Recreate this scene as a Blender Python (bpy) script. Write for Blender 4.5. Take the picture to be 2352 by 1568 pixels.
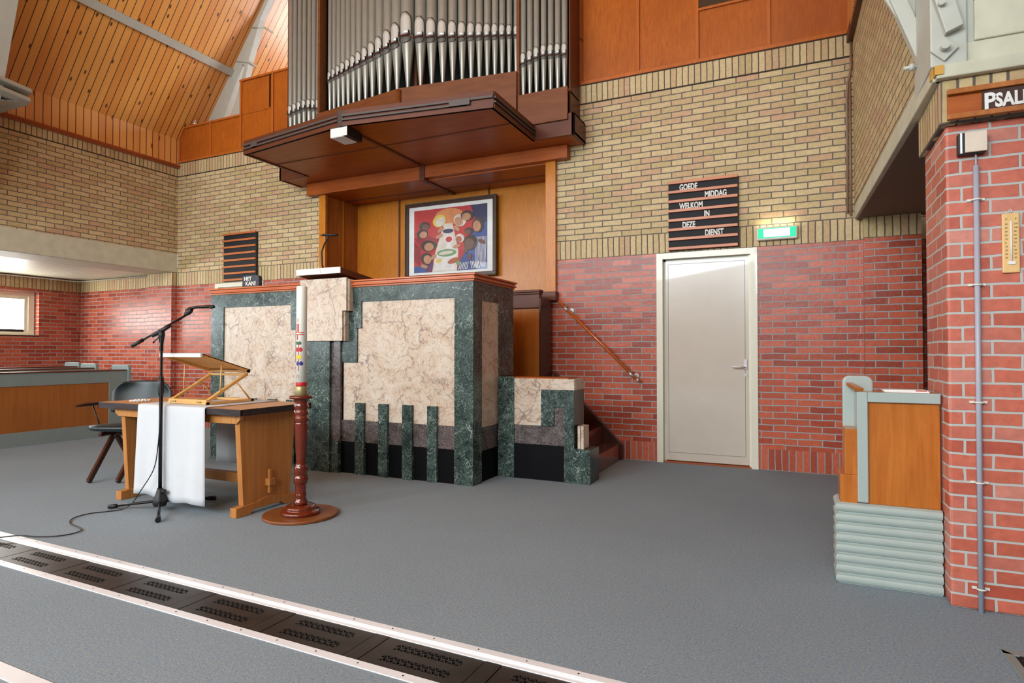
import bpy, bmesh, math, random
from mathutils import Vector, Matrix
random.seed(7)
PI = math.pi
for o in list(bpy.data.objects): bpy.data.objects.remove(o)
SC = bpy.context.scene
COL = SC.collection

def lin(c):
    c = c/255.0
    return c/12.92 if c <= .04045 else ((c+.055)/1.055)**2.4
def rgb(r, g, b): return (lin(r), lin(g), lin(b), 1.0)

# ---------------------------------------------------------------- camera
cam = bpy.data.objects.new('camera', bpy.data.cameras.new('camera')); COL.objects.link(cam)
cam.data.sensor_width = 36.0; cam.data.lens = 1400/2352*36.0
cam.data.clip_start = .05; cam.data.clip_end = 100
cam.location = (0, 0, 1.13)
cam.rotation_euler = (math.radians(91.003), 0, math.radians(25.0))
SC.camera = cam

# ---------------------------------------------------------------- light
SC.view_settings.view_transform = 'Standard'
SC.view_settings.look = 'None'
SC.view_settings.gamma = 1
SC.view_settings.use_curve_mapping = False
SC.view_settings.exposure = -0.12
w = bpy.data.worlds.new('daylight'); SC.world = w; w.use_nodes = True
bg = w.node_tree.nodes['Background']; bg.inputs[0].default_value = (.9, .96, 1.0, 1); bg.inputs[1].default_value = 1.0

def area(name, loc, target, sx, sy, energy, color=(1, .98, .95), spread=PI):
    l = bpy.data.lights.new(name, 'AREA'); l.shape = 'RECTANGLE'; l.size = sx; l.size_y = sy
    l.energy = energy; l.color = color; l.spread = spread
    o = bpy.data.objects.new(name, l); COL.objects.link(o); o.location = loc
    o.rotation_euler = (Vector(target)-Vector(loc)).to_track_quat('-Z', 'Y').to_euler()
    return o
DAY = (.82, .94, 1.0)
area('gable_assumed_light', (-4.1, -6.85, 4.4), (-3.8, 6.3, 2.4), 6.0, 4.4, 1480, DAY)  # assumed daylight from behind, added as a lamp only; the end wall is solid
area('upper_assumed_light_left', (-8.45, -2.6, 3.3), (-2.0, 4.5, .6), 3.6, 1.1, 250, DAY)  # light assumed from shadows falling to the right; this wall has no window
area('upper_fill_light_right', (.2, -4.6, 3.3), (-6.5, 4.5, 2.6), 3.0, 1.1, 360, DAY)  # added fill to brighten the left wall, no known window behind it
area('loft_assumed_light', (-5.2, 9.4, 5.2), (-7.2, 7.6, 6.4), 1.2, 1.6, 130, (.95, .98, 1))  # assumed loft light, read off the bright planks; no window is built there
area('aisle_added_light', (-11.05, 1.5, 1.75), (-8.0, 2.6, .6), 2.2, .65, 130, DAY)  # added daylight fill; the aisle wall beside it has no opening
area('aisle_added_light', (-11.05, -2.2, 1.75), (-6.0, 0.6, .0), 2.2, .65, 160, DAY)  # second added aisle fill, likewise in front of unbroken wall

# ---------------------------------------------------------------- materials
def newmat(name):
    m = bpy.data.materials.new(name); m.use_nodes = True
    nt = m.node_tree; b = nt.nodes['Principled BSDF']
    return m, nt, b
def N(nt, t, **k):
    n = nt.nodes.new(t)
    for a, v in k.items(): setattr(n, a, v)
    return n
def L(nt, a, b): nt.links.new(a, b)
def math_node(nt, op, a, b=None):
    n = N(nt, 'ShaderNodeMath', operation=op)
    for i, v in enumerate((a, b)):
        if v is None: continue
        if isinstance(v, (int, float)): n.inputs[i].default_value = v
        else: L(nt, v, n.inputs[i])
    return n.outputs[0]
def mix(nt, fac, a, b, mode='MIX'):
    n = N(nt, 'ShaderNodeMix', data_type='RGBA', blend_type=mode)
    for i, v in ((0, fac), (6, a), (7, b)):
        if isinstance(v, (int, float)): n.inputs[i].default_value = v
        elif isinstance(v, tuple): n.inputs[i].default_value = v
        else: L(nt, v, n.inputs[i])
    return n.outputs[2]
def ramp(nt, src, stops):
    n = N(nt, 'ShaderNodeValToRGB'); e = n.color_ramp.elements
    e[0].position, e[0].color = stops[0]; e[1].position, e[1].color = stops[1]
    for p, c in stops[2:]:
        x = e.new(p); x.color = c
    L(nt, src, n.inputs[0]); return n.outputs[0]
def noise(nt, vec, scale, detail=3, rough=.5, dist=0):
    n = N(nt, 'ShaderNodeTexNoise'); n.inputs['Scale'].default_value = scale
    n.inputs['Detail'].default_value = detail; n.inputs['Roughness'].default_value = rough
    n.inputs['Distortion'].default_value = dist
    if vec is not None: L(nt, vec, n.inputs['Vector'])
    return n
def objco(nt, scale=(1, 1, 1)):
    t = N(nt, 'ShaderNodeTexCoord'); m = N(nt, 'ShaderNodeMapping'); m.inputs['Scale'].default_value = scale
    L(nt, t.outputs['Object'], m.inputs['Vector']); return m.outputs[0]
def bump(nt, b, h, strength=.3, dist=.01):
    n = N(nt, 'ShaderNodeBump'); n.inputs['Strength'].default_value = strength; n.inputs['Distance'].default_value = dist
    L(nt, h, n.inputs['Height']); L(nt, n.outputs[0], b.inputs['Normal'])
def plain(name, col, rough=.5, metal=0, coat=0, var=.06):
    m, nt, b = newmat(name)
    b.inputs['Roughness'].default_value = rough; b.inputs['Metallic'].default_value = metal
    b.inputs['Coat Weight'].default_value = coat
    n = noise(nt, objco(nt), 9, 4)
    k = ramp(nt, n.outputs['Fac'], [(.3, (1-var*2, 1-var*2, 1-var*2, 1)), (.7, (1, 1, 1, 1))])
    L(nt, mix(nt, 1.0, col, k, 'MULTIPLY'), b.inputs['Base Color'])
    return m
def wood(name, c1, c2, grain=(1, 1, .08), scale=22, rough=.35, coat=.4, dist=.6, figure=.3):
    m, nt, b = newmat(name)
    co = objco(nt, grain)
    n = noise(nt, co, scale, 6, .65, dist)
    n2 = noise(nt, objco(nt), 2.2, 3, .5, .4)
    base = mix(nt, ramp(nt, n.outputs['Fac'], [(.3, (0, 0, 0, 1)), (.72, (1, 1, 1, 1))]), c1, c2)
    dk = tuple(x*.62 for x in c1[:3])+(1,)
    col = mix(nt, ramp(nt, n2.outputs['Fac'], [(.42, (0, 0, 0, 1)), (.75, (figure, figure, figure, 1))]), base, dk)
    L(nt, col, b.inputs['Base Color'])
    b.inputs['Roughness'].default_value = rough; b.inputs['Coat Weight'].default_value = coat*.3; b.inputs['Coat Roughness'].default_value = .18; b.inputs['Specular IOR Level'].default_value = .3
    bump(nt, b, n.outputs['Fac'], .06, .004)
    return m
def brick(name, c1, c2, c3, mortar, soldier=False, z0=0., rough=.5, depth=.5, shift=0.):
    m, nt, b = newmat(name)
    t = N(nt, 'ShaderNodeTexCoord'); s = N(nt, 'ShaderNodeSeparateXYZ')
    wob = noise(nt, t.outputs['Object'], 7, 3)
    va = N(nt, 'ShaderNodeVectorMath', operation='SCALE'); va.inputs['Scale'].default_value = .012
    vs = N(nt, 'ShaderNodeVectorMath', operation='SUBTRACT'); vs.inputs[1].default_value = (.5, .5, .5)
    L(nt, wob.outputs['Color'], vs.inputs[0]); L(nt, vs.outputs[0], va.inputs[0])
    ad = N(nt, 'ShaderNodeVectorMath', operation='ADD'); L(nt, t.outputs['Object'], ad.inputs[0]); L(nt, va.outputs[0], ad.inputs[1])
    L(nt, ad.outputs[0], s.inputs[0])
    g = N(nt, 'ShaderNodeNewGeometry'); gs = N(nt, 'ShaderNodeSeparateXYZ'); L(nt, g.outputs['True Normal'], gs.inputs[0])
    ax = math_node(nt, 'ABSOLUTE', gs.outputs[0]); ay = math_node(nt, 'ABSOLUTE', gs.outputs[1])
    isx = math_node(nt, 'GREATER_THAN', ax, ay)
    u = math_node(nt, 'ADD', math_node(nt, 'MULTIPLY', s.outputs[1], isx),
                  math_node(nt, 'MULTIPLY', s.outputs[0], math_node(nt, 'SUBTRACT', 1.0, isx)))
    u = math_node(nt, 'ADD', u, 40.0+shift)
    v = math_node(nt, 'SUBTRACT', s.outputs[2], z0-.0)
    c = N(nt, 'ShaderNodeCombineXYZ')
    L(nt, v if soldier else u, c.inputs[0]); L(nt, u if soldier else v, c.inputs[1])
    bt = N(nt, 'ShaderNodeTexBrick'); L(nt, c.outputs[0], bt.inputs['Vector'])
    bt.offset = 0 if soldier else .5; bt.offset_frequency = 2; bt.squash = 1
    bt.inputs['Scale'].default_value = 1; bt.inputs['Mortar Size'].default_value = .0058
    bt.inputs['Mortar Smooth'].default_value = .25; bt.inputs['Bias'].default_value = 0
    bt.inputs['Brick Width'].default_value = .21 if not soldier else .2105; bt.inputs['Row Height'].default_value = .06205 if not soldier else .0605
    bt.inputs['Color1'].default_value = (0, 0, 0, 1); bt.inputs['Color2'].default_value = (1, 1, 1, 1); bt.inputs['Mortar'].default_value = (0, 0, 0, 1)
    rnd = bt.outputs['Color']
    col = ramp(nt, rnd, [(.0, c1), (.38, c2), (.62, c2), (1.0, c3), (.8, tuple((p+q)/2 for p, q in zip(c1, c3))), (.15, tuple((p*.5+q*.5)*.93 for p, q in zip(c1, c2)))])
    n1 = noise(nt, t.outputs['Object'], 28, 5, .65)
    col = mix(nt, 1.0, col, ramp(nt, n1.outputs['Fac'], [(.3, (.80, .80, .80, 1)), (.7, (1.08, 1.08, 1.08, 1))]), 'MULTIPLY')
    b.inputs['Specular IOR Level'].default_value = .35
    n2 = noise(nt, t.outputs['Object'], 1.7, 3, .6)
    col = mix(nt, ramp(nt, n2.outputs['Fac'], [(.5, (0, 0, 0, 1)), (.75, (.22, .22, .22, 1))]), col, c3)
    col = mix(nt, bt.outputs['Fac'], col, mortar)
    L(nt, col, b.inputs['Base Color'])
    r = math_node(nt, 'ADD', math_node(nt, 'MULTIPLY', bt.outputs['Fac'], .4), rough)
    L(nt, r, b.inputs['Roughness'])
    h = math_node(nt, 'ADD', math_node(nt, 'MULTIPLY', math_node(nt, 'SUBTRACT', 1.0, bt.outputs['Fac']), 1.0), math_node(nt, 'MULTIPLY', n1.outputs['Fac'], .35))
    bump(nt, b, h, depth, .008)
    return m
def planks(name, c1, c2, knot, pitch=.0975, groove=(.12, .05, .015, 1), rough=.35, knots=True, coat=.35, gsize=.0045, alongx=False):
    m, nt, b = newmat(name)
    t = N(nt, 'ShaderNodeTexCoord'); s = N(nt, 'ShaderNodeSeparateXYZ'); L(nt, t.outputs['Object'], s.inputs[0])
    along = math_node(nt, 'ADD', s.outputs[0], s.outputs[2])
    c = N(nt, 'ShaderNodeCombineXYZ'); L(nt, math_node(nt, 'ADD', along, 50), c.inputs[0]); L(nt, math_node(nt, 'ADD', s.outputs[1], 20), c.inputs[1])
    bt = N(nt, 'ShaderNodeTexBrick'); L(nt, c.outputs[0], bt.inputs['Vector']); bt.offset = .37
    bt.inputs['Scale'].default_value = 1; bt.inputs['Mortar Size'].default_value = gsize; bt.inputs['Mortar Smooth'].default_value = .3
    bt.inputs['Brick Width'].default_value = 90; bt.inputs['Row Height'].default_value = pitch
    bt.inputs['Color1'].default_value = (0, 0, 0, 1); bt.inputs['Color2'].default_value = (1, 1, 1, 1)
    # grain: stretched along the plank, offset per plank
    gv = N(nt, 'ShaderNodeCombineXYZ'); L(nt, math_node(nt, 'MULTIPLY', along, .9), gv.inputs[0])
    L(nt, math_node(nt, 'MULTIPLY', s.outputs[1], 26), gv.inputs[1]); L(nt, math_node(nt, 'MULTIPLY', bt.outputs['Color'], 8), gv.inputs[2])
    gn = noise(nt, gv.outputs[0], 1.6, 5, .6, .8)
    f = math_node(nt, 'ADD', math_node(nt, 'MULTIPLY', bt.outputs['Color'], .5), math_node(nt, 'MULTIPLY', gn.outputs['Fac'], .6))
    col = mix(nt, f, c1, c2)
    if knots:
        kv = N(nt, 'ShaderNodeCombineXYZ'); L(nt, math_node(nt, 'MULTIPLY', along, 1.35), kv.inputs[0])
        L(nt, math_node(nt, 'MULTIPLY', s.outputs[1], 4.2), kv.inputs[1])
        vo = N(nt, 'ShaderNodeTexVoronoi', voronoi_dimensions='2D'); vo.inputs['Scale'].default_value = 1.0
        L(nt, kv.outputs[0], vo.inputs['Vector'])
        kf = ramp(nt, vo.outputs['Distance'], [(.0, (1, 1, 1, 1)), (.042, (.85, .85, .85, 1)), (.07, (0, 0, 0, 1))])
        col = mix(nt, kf, col, knot)
    col = mix(nt, bt.outputs['Fac'], col, groove)
    L(nt, col, b.inputs['Base Color'])
    b.inputs['Roughness'].default_value = rough; b.inputs['Coat Weight'].default_value = coat; b.inputs['Coat Roughness'].default_value = .25
    bump(nt, b, math_node(nt, 'SUBTRACT', 1.0, bt.outputs['Fac']), .6, .012)
    return m
def marble(name, base1, base2, vein, vscale=5, width=.05, dist=1.6, amt=.8, rough=.18, fine=18, stretch=(1, 1, 1)):
    m, nt, b = newmat(name)
    co = objco(nt, stretch)
    wn = noise(nt, co, vscale*.8, 5, .6)
    sc = N(nt, 'ShaderNodeVectorMath', operation='SCALE'); sc.inputs['Scale'].default_value = dist*.25
    L(nt, wn.outputs['Color'], sc.inputs[0])
    ad = N(nt, 'ShaderNodeVectorMath', operation='ADD'); L(nt, co, ad.inputs[0]); L(nt, sc.outputs[0], ad.inputs[1])
    def veins(s, w):
        vo = N(nt, 'ShaderNodeTexVoronoi', feature='DISTANCE_TO_EDGE'); vo.inputs['Scale'].default_value = s
        L(nt, ad.outputs[0], vo.inputs['Vector'])
        return ramp(nt, vo.outputs['Distance'], [(0, (1, 1, 1, 1)), (w, (0, 0, 0, 1))])
    nb = noise(nt, co, 5.5, 6, .7, 1.2)
    nm = noise(nt, co, 6, 3)
    col = mix(nt, ramp(nt, nb.outputs['Fac'], [(.35, (0, 0, 0, 1)), (.65, (1, 1, 1, 1))]), base1, base2)
    v = math_node(nt, 'MULTIPLY', veins(vscale, width), ramp(nt, nm.outputs['Fac'], [(.40, (.1, .1, .1, 1)), (.55, (1, 1, 1, 1))]))
    vf = math_node(nt, 'MULTIPLY', veins(fine, width*2.2), ramp(nt, nb.outputs['Fac'], [(.34, (.2, .2, .2, 1)), (.6, (.95, .95, .95, 1))]))
    vv = math_node(nt, 'MULTIPLY', math_node(nt, 'MAXIMUM', v, vf), amt)
    col = mix(nt, vv, col, vein)
    L(nt, col, b.inputs['Base Color']); b.inputs['Roughness'].default_value = rough
    b.inputs['Specular IOR Level'].default_value = .35
    return m
def carpet_mat():
    m, nt, b = newmat('carpet')
    co = objco(nt)
    n = noise(nt, co, 120, 4, .95); n2 = noise(nt, co, 70, 3, .8); n3 = noise(nt, co, 1.2, 3)
    col = ramp(nt, n.outputs['Fac'], [(.27, rgb(70, 90, 108)), (.73, rgb(218, 232, 244)), (.45, rgb(126, 148, 163)), (.57, rgb(152, 171, 183))])
    cc = ramp(nt, n2.outputs['Fac'], [(.36, rgb(112, 130, 164)), (.66, rgb(170, 158, 132)), (.5, rgb(146, 152, 156))])
    col = mix(nt, .38, col, cc)
    col = mix(nt, 1.0, col, ramp(nt, n3.outputs['Fac'], [(.3, (.93, .93, .93, 1)), (.7, (1, 1, 1, 1))]), 'MULTIPLY')
    L(nt, col, b.inputs['Base Color']); b.inputs['Roughness'].default_value = .95
    b.inputs['Specular IOR Level'].default_value = .15
    bump(nt, b, n.outputs['Fac'], .5, .006)
    return m
def emit(name, col, s):
    m, nt, b = newmat(name); b.inputs['Base Color'].default_value = col
    b.inputs['Emission Color'].default_value = col; b.inputs['Emission Strength'].default_value = s
    return m

M = {}
RED1, RED2, RED3 = rgb(174, 76, 52), rgb(200, 100, 72), rgb(156, 72, 54)
M['red'] = brick('red_brick', RED1, RED2, RED3, rgb(160, 160, 160), rough=.28, depth=.6)
M['redsol'] = brick('red_soldier', RED1, RED2, RED3, rgb(150, 148, 144), True, 0, rough=.35)
YE1, YE2, YE3 = rgb(188, 164, 112), rgb(208, 184, 138), rgb(200, 160, 126)
M['yel'] = brick('yellow_brick', YE1, YE2, YE3, rgb(108, 101, 95), z0=2.36, rough=.55, depth=.6)
M['yelsol'] = brick('yellow_soldier', YE1, YE2, YE3, rgb(100, 92, 84), True, 2.15, rough=.55, depth=.6)
M['yelsol2'] = brick('yellow_soldier_top', YE1, YE2, YE3, rgb(100, 92, 84), True, 3.853, rough=.55, depth=.6)
M['redpier'] = brick('red_brick_pier', rgb(180, 84, 64), rgb(200, 106, 84), rgb(206, 132, 114), rgb(184, 182, 176), rough=.45, depth=.5, shift=.07)
M['joint'] = plain('dark_joint', rgb(60, 50, 42), .9)
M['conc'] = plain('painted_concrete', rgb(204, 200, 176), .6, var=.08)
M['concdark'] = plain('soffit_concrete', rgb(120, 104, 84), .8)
M['carpet'] = carpet_mat()
M['pine'] = planks('pine_planks', rgb(212, 122, 46), rgb(240, 176, 90), rgb(70, 26, 10), groove=(.10, .035, .01, 1), gsize=.006)
M['pinestrip'] = planks('pine_planks_upright', rgb(216, 136, 62), rgb(244, 184, 106), rgb(90, 40, 16), groove=(.16, .06, .02, 1), gsize=.007, rough=.3, coat=.6)
M['whiteplank'] = planks('white_planks', rgb(214, 212, 192), rgb(222, 220, 200), rgb(200, 198, 180), pitch=.09, groove=rgb(150, 146, 128), knots=False, rough=.4, coat=.1)
M['trimwood'] = wood('red_brown_trim', rgb(150, 72, 34), rgb(170, 86, 42), rough=.35)
M['ply'] = wood('orange_plywood', rgb(160, 76, 18), rgb(190, 104, 30), (2.2, 1, .22), 26, .36, .3, 1.4, .35)
M['plyframe'] = wood('plywood_frame', rgb(176, 90, 32), rgb(196, 108, 42), rough=.35)
M['niche'] = wood('niche_veneer', rgb(182, 102, 22), rgb(212, 136, 40), (2.5, 1, .2), 30, .3, .5, 1.5, .3)
M['nichedark'] = wood('niche_frame', rgb(150, 84, 32), rgb(186, 112, 48), rough=.35)
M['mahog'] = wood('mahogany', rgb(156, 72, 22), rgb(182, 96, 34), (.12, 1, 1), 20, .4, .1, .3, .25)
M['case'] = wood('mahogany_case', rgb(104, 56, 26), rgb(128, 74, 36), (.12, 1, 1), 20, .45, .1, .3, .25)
M['mahogdark'] = wood('mahogany_dark', rgb(88, 44, 26), rgb(108, 58, 36), (.1, 1, 1), 20, .42, .15)
M['darkwood'] = wood('dark_brown_wood', rgb(58, 30, 20), rgb(78, 42, 28), rough=.35)
M['blackbrown'] = plain('weathered_strip', rgb(82, 70, 66), .5)
M['oak'] = wood('table_oak', rgb(172, 110, 54), rgb(198, 138, 76), (1, 1, .05), 30, .4, .25, .2, .15)
M['oakflat'] = wood('table_oak_top', rgb(178, 120, 66), rgb(204, 150, 94), (.06, 1, 1), 30, .4, .25, .2, .15)
M['wenge'] = wood('dark_table_edge', rgb(34, 26, 27), rgb(62, 50, 50), (.15, 1, 1), 45, .55, .1)
M['beech'] = wood('beech', rgb(214, 158, 88), rgb(232, 184, 118), (.1, 1, 1), 30, .4, .2, .2, .1)
M['redwood'] = wood('polished_red_wood', rgb(88, 26, 10), rgb(118, 42, 18), (1, 1, .2), 25, .16, 2.4)
M['basewood'] = wood('round_base_wood', rgb(120, 68, 34), rgb(146, 88, 48), (.1, 1, 1), 20, .3, .4)
M['pewwood'] = wood('pew_panel', rgb(148, 86, 36), rgb(166, 102, 48), (1, 1, .06), 26, .45, .2)
M['pedwood'] = wood('pew_end_panel', rgb(170, 92, 30), rgb(196, 118, 46), (1.5, 1, .12), 16, .3, .5, 1.2, .4)
M['grey'] = plain('grey_green_paint', rgb(166, 178, 172), .35, coat=.2, var=.03)
M['pewgrey'] = plain('pew_grey_paint', rgb(128, 142, 140), .4, coat=.2, var=.03)
M['steel'] = plain('painted_truss', rgb(188, 188, 176), .45, var=.04)
M['white'] = plain('white_paint', rgb(226, 222, 202), .35, coat=.3, var=.02)
M['doorc'] = plain('door_paint', rgb(204, 194, 180), .22, coat=.6, var=.02)
M['black'] = plain('black_plinth', rgb(10, 10, 13), .6)
M['black'].node_tree.nodes['Principled BSDF'].inputs['Specular IOR Level'].default_value = .12
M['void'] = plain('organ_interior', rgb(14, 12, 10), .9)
M['pipe'] = plain('organ_metal', rgb(160, 161, 152), .34, .45, var=.04)
M['pipelip'] = plain('organ_metal_bright', rgb(204, 205, 198), .32, .3, var=.02)
M['lipdark'] = plain('organ_lip_edge', rgb(104, 102, 96), .5, .2)
M['rod'] = plain('beard_rod', rgb(96, 44, 34), .5)
M['green'] = marble('green_marble', rgb(20, 33, 31), rgb(60, 78, 72), rgb(172, 190, 182), 4, .018, 3.6, .9, .25, 26)
M['greendk'] = marble('green_marble_dark', rgb(28, 42, 40), rgb(50, 66, 60), rgb(96, 122, 112), 6, .03, 2.0, .5, .2, 30)
M['pink'] = marble('pink_marble', rgb(212, 200, 184), rgb(198, 172, 148), rgb(116, 96, 88), 2.4, .028, 2.6, .8, .3, 13)
M['purple'] = marble('purple_marble', rgb(56, 46, 46), rgb(80, 70, 70), rgb(176, 168, 164), 9, .05, 3.0, .55, .2, 26)
M['mould'] = wood('orange_moulding', rgb(186, 92, 46), rgb(206, 112, 62), (.1, 1, 1), 20, .25, .6)
M['alu'] = plain('aluminium', rgb(240, 243, 248), .3, .08, var=.02)
M['iron'] = plain('cast_iron', rgb(66, 61, 58), .36, .5, var=.2)
M['irondark'] = plain('pit', rgb(10, 10, 10), .9)
M['blk'] = plain('black_metal', rgb(20, 18, 20), .35, .3)
M['blkplastic'] = plain('black_plastic', rgb(16, 16, 18), .5)
M['leather'] = plain('dark_green_leather', rgb(26, 38, 42), .38, coat=.0, var=.05)
M['cloth'] = plain('white_cloth', rgb(204, 208, 212), .9, var=.02)
M['gold'] = plain('gold_thread', rgb(176, 140, 70), .5)
M['paper'] = plain('white_paper', rgb(238, 236, 230), .6)
M['chrome'] = plain('chrome', rgb(226, 226, 228), .22, .7)
M['copper'] = plain('handrail_varnish', rgb(196, 96, 34), .22, coat=.8)
M['letterblack'] = plain('letter_board_black', rgb(20, 20, 24), .7)
M['letterwood'] = wood('letter_board_rail', rgb(186, 104, 56), rgb(206, 124, 74), (.1, 1, 1), 20)
M['wax'] = plain('white_wax', rgb(236, 236, 222), .45, var=.01)
M['brass'] = plain('dull_brass', rgb(160, 148, 104), .4, .5)
M['cred'] = plain('red_wax', rgb(190, 30, 40), .5)
M['cyellow'] = plain('yellow_wax', rgb(240, 200, 30), .5)
M['cblue'] = plain('blue_wax', rgb(40, 40, 130), .5)
M['cgreen'] = plain('green_wax', rgb(30, 90, 60), .5)
M['slate'] = plain('slate', rgb(72, 76, 84), .8, var=.15)
M['pvc'] = plain('grey_conduit', rgb(170, 170, 182), .4)
M['clip'] = plain('clip_white', rgb(226, 224, 212), .4)
M['brownpipe'] = plain('brown_pipe', rgb(140, 108, 84), .5)
M['cream'] = plain('cream_plastic', rgb(218, 200, 180), .45)
M['thermo'] = wood('thermometer_wood', rgb(224, 178, 112), rgb(236, 196, 136), rough=.4)
M['ochre'] = plain('chipped_ochre', rgb(206, 158, 70), .8)
M['glassg'] = emit('exit_green', rgb(10, 180, 130), 1.2)
M['glassw'] = emit('exit_white', (.85, 1, .93, 1), 2.2)
M['skyglow'] = emit('window_daylight', (1, .99, .95, 1), 18)
M['darkglass'] = plain('dark_glass', rgb(50, 44, 36), .1, coat=1)
M['goldframe'] = plain('gilt_edge', rgb(92, 78, 54), .6, 0, var=.25)

# ---------------------------------------------------------------- mesh helpers
class MB:
    def __init__(s): s.v = []; s.f = []; s.m = []; s.sm = []; s.cur = 0
    def add(s, vs, fs, smooth=False):
        k = len(s.v); s.v += [tuple(p) for p in vs]
        for f in fs: s.f.append([i+k for i in f]); s.m.append(s.cur); s.sm.append(smooth)
        return s
    def box(s, x0, x1, y0, y1, z0, z1):
        if x1 < x0: x0, x1 = x1, x0
        if y1 < y0: y0, y1 = y1, y0
        if z1 < z0: z0, z1 = z1, z0
        return s.add([(x0,y0,z0),(x1,y0,z0),(x1,y1,z0),(x0,y1,z0),(x0,y0,z1),(x1,y0,z1),(x1,y1,z1),(x0,y1,z1)],
              [(0,3,2,1),(4,5,6,7),(0,1,5,4),(1,2,6,5),(2,3,7,6),(3,0,4,7)])
    def prism(s, pts, a, b):
        """pts: 3D points of polygon; a = offset vector start, b = offset vector end"""
        n = len(pts); a = Vector(a); b = Vector(b)
        P0 = [Vector(p)+a for p in pts]; P1 = [Vector(p)+b for p in pts]
        nrm = Vector((0,0,0))
        for i in range(n):
            p, q = P0[i], P0[(i+1) % n]; nrm += p.cross(q)
        if nrm.dot(b-a) < 0: P0.reverse(); P1.reverse()
        fs = [tuple(range(n-1, -1, -1)), tuple(range(n, 2*n))]
        fs += [(i, (i+1) % n, (i+1) % n+n, i+n) for i in range(n)]
        return s.add(P0+P1, fs)
    def xz(s, pts, y0, y1): return s.prism([(x, 0, z) for x, z in pts], (0, y0, 0), (0, y1, 0))
    def xy(s, pts, z0, z1): return s.prism([(x, y, 0) for x, y in pts], (0, 0, z0), (0, 0, z1))
    def yz(s, pts, x0, x1): return s.prism([(0, y, z) for y, z in pts], (x0, 0, 0), (x1, 0, 0))
    def beam(s, p, q, w, h, up=(0, 0, 1)):
        p = Vector(p); q = Vector(q); d = (q-p).normalized(); u = Vector(up); u = (u-d*u.dot(d)).normalized(); r = d.cross(u)
        c = [r*w/2+u*h/2, -r*w/2+u*h/2, -r*w/2-u*h/2, r*w/2-u*h/2]
        return s.add([p+x for x in c]+[q+x for x in c], [(3,2,1,0),(4,5,6,7),(0,1,5,4),(1,2,6,5),(2,3,7,6),(3,0,4,7)])
    def tube(s, pts, r, seg=12, caps=True, radii=None):
        pts = [Vector(p) for p in pts]; n = len(pts); rings = []
        t0 = (pts[1]-pts[0]).normalized(); up = Vector((0,0,1)) if abs(t0.z) < .9 else Vector((0,1,0))
        nrm = (up-t0*up.dot(t0)).normalized(); vs = []
        for i, p in enumerate(pts):
            t = (pts[min(i+1, n-1)]-pts[max(i-1, 0)]).normalized()
            nrm = (nrm-t*nrm.dot(t)).normalized(); bn = t.cross(nrm); rr = radii[i] if radii else r
            vs += [p+(nrm*math.cos(a)+bn*math.sin(a))*rr for a in [2*PI*k/seg for k in range(seg)]]
        fs = [(i*seg+k, i*seg+(k+1) % seg, (i+1)*seg+(k+1) % seg, (i+1)*seg+k) for i in range(n-1) for k in range(seg)]
        s.add(vs, fs, True)
        if caps:
            k0 = len(s.v)-len(vs)
            s.f.append([k0+i for i in range(seg-1, -1, -1)]); s.m.append(s.cur); s.sm.append(False)
            s.f.append([k0+(n-1)*seg+i for i in range(seg)]); s.m.append(s.cur); s.sm.append(False)
        return s
    def lathe(s, prof, c=(0, 0, 0), seg=40):
        vs = []; n = len(prof)
        for r, z in prof: vs += [(c[0]+r*math.cos(2*PI*k/seg), c[1]+r*math.sin(2*PI*k/seg), c[2]+z) for k in range(seg)]
        fs = [(i*seg+k, i*seg+(k+1) % seg, (i+1)*seg+(k+1) % seg, (i+1)*seg+k) for i in range(n-1) for k in range(seg)]
        s.add(vs, fs, True); k0 = len(s.v)-len(vs)
        s.f.append([k0+i for i in range(seg-1, -1, -1)]); s.m.append(s.cur); s.sm.append(False)
        s.f.append([k0+(n-1)*seg+i for i in range(seg)]); s.m.append(s.cur); s.sm.append(False)
        return s
    def grid(s, rows, smooth=True, thick=None):
        nr = len(rows); nc = len(rows[0]); vs = [p for r in rows for p in r]
        fs = [(i*nc+j, i*nc+j+1, (i+1)*nc+j+1, (i+1)*nc+j) for i in range(nr-1) for j in range(nc-1)]
        return s.add(vs, fs, smooth)
    def build(s, name, mats, parent=None, bevel=0, solid=0, sub=0):
        me = bpy.data.meshes.new(name)
        off = Vector(parent_world(parent)) if parent else Vector((0, 0, 0))
        me.from_pydata([tuple(Vector(p)-off) for p in s.v], [], s.f); 
        for p, mi, sm in zip(me.polygons, s.m, s.sm): p.material_index = mi; p.use_smooth = sm
        if not isinstance(mats, (list, tuple)): mats = [mats]
        for m in mats: me.materials.append(M[m] if isinstance(m, str) else m)
        me.validate(); me.update()
        o = bpy.data.objects.new(name, me); COL.objects.link(o)
        if parent: o.parent = parent
        if solid:
            q = o.modifiers.new('thick', 'SOLIDIFY'); q.thickness = solid; q.offset = 0
        if sub:
            q = o.modifiers.new('sub', 'SUBSURF'); q.levels = sub; q.render_levels = sub
        if bevel:
            q = o.modifiers.new('bev', 'BEVEL'); q.width = bevel; q.segments = 2; q.limit_method = 'ANGLE'; q.angle_limit = .6
        return o
WORLD = {}
def parent_world(p):
    v = Vector((0, 0, 0))
    while p is not None: v += Vector(p.location); p = p.parent
    return v
def tag(o, label, cat, group=None, kind=None):
    o['label'] = label; o['category'] = cat
    if group: o['group'] = group
    if kind: o['kind'] = kind
    return o
def thing(name, label, cat, loc=(0, 0, 0), group=None, kind=None):
    o = bpy.data.objects.new(name, None); COL.objects.link(o); o.location = loc; o.empty_display_size = .1
    return tag(o, label, cat, group, kind)
def struct(o, label=None, cat=None):
    o['kind'] = 'structure'
    if label: o['label'] = label; o['category'] = cat
    return o
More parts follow.
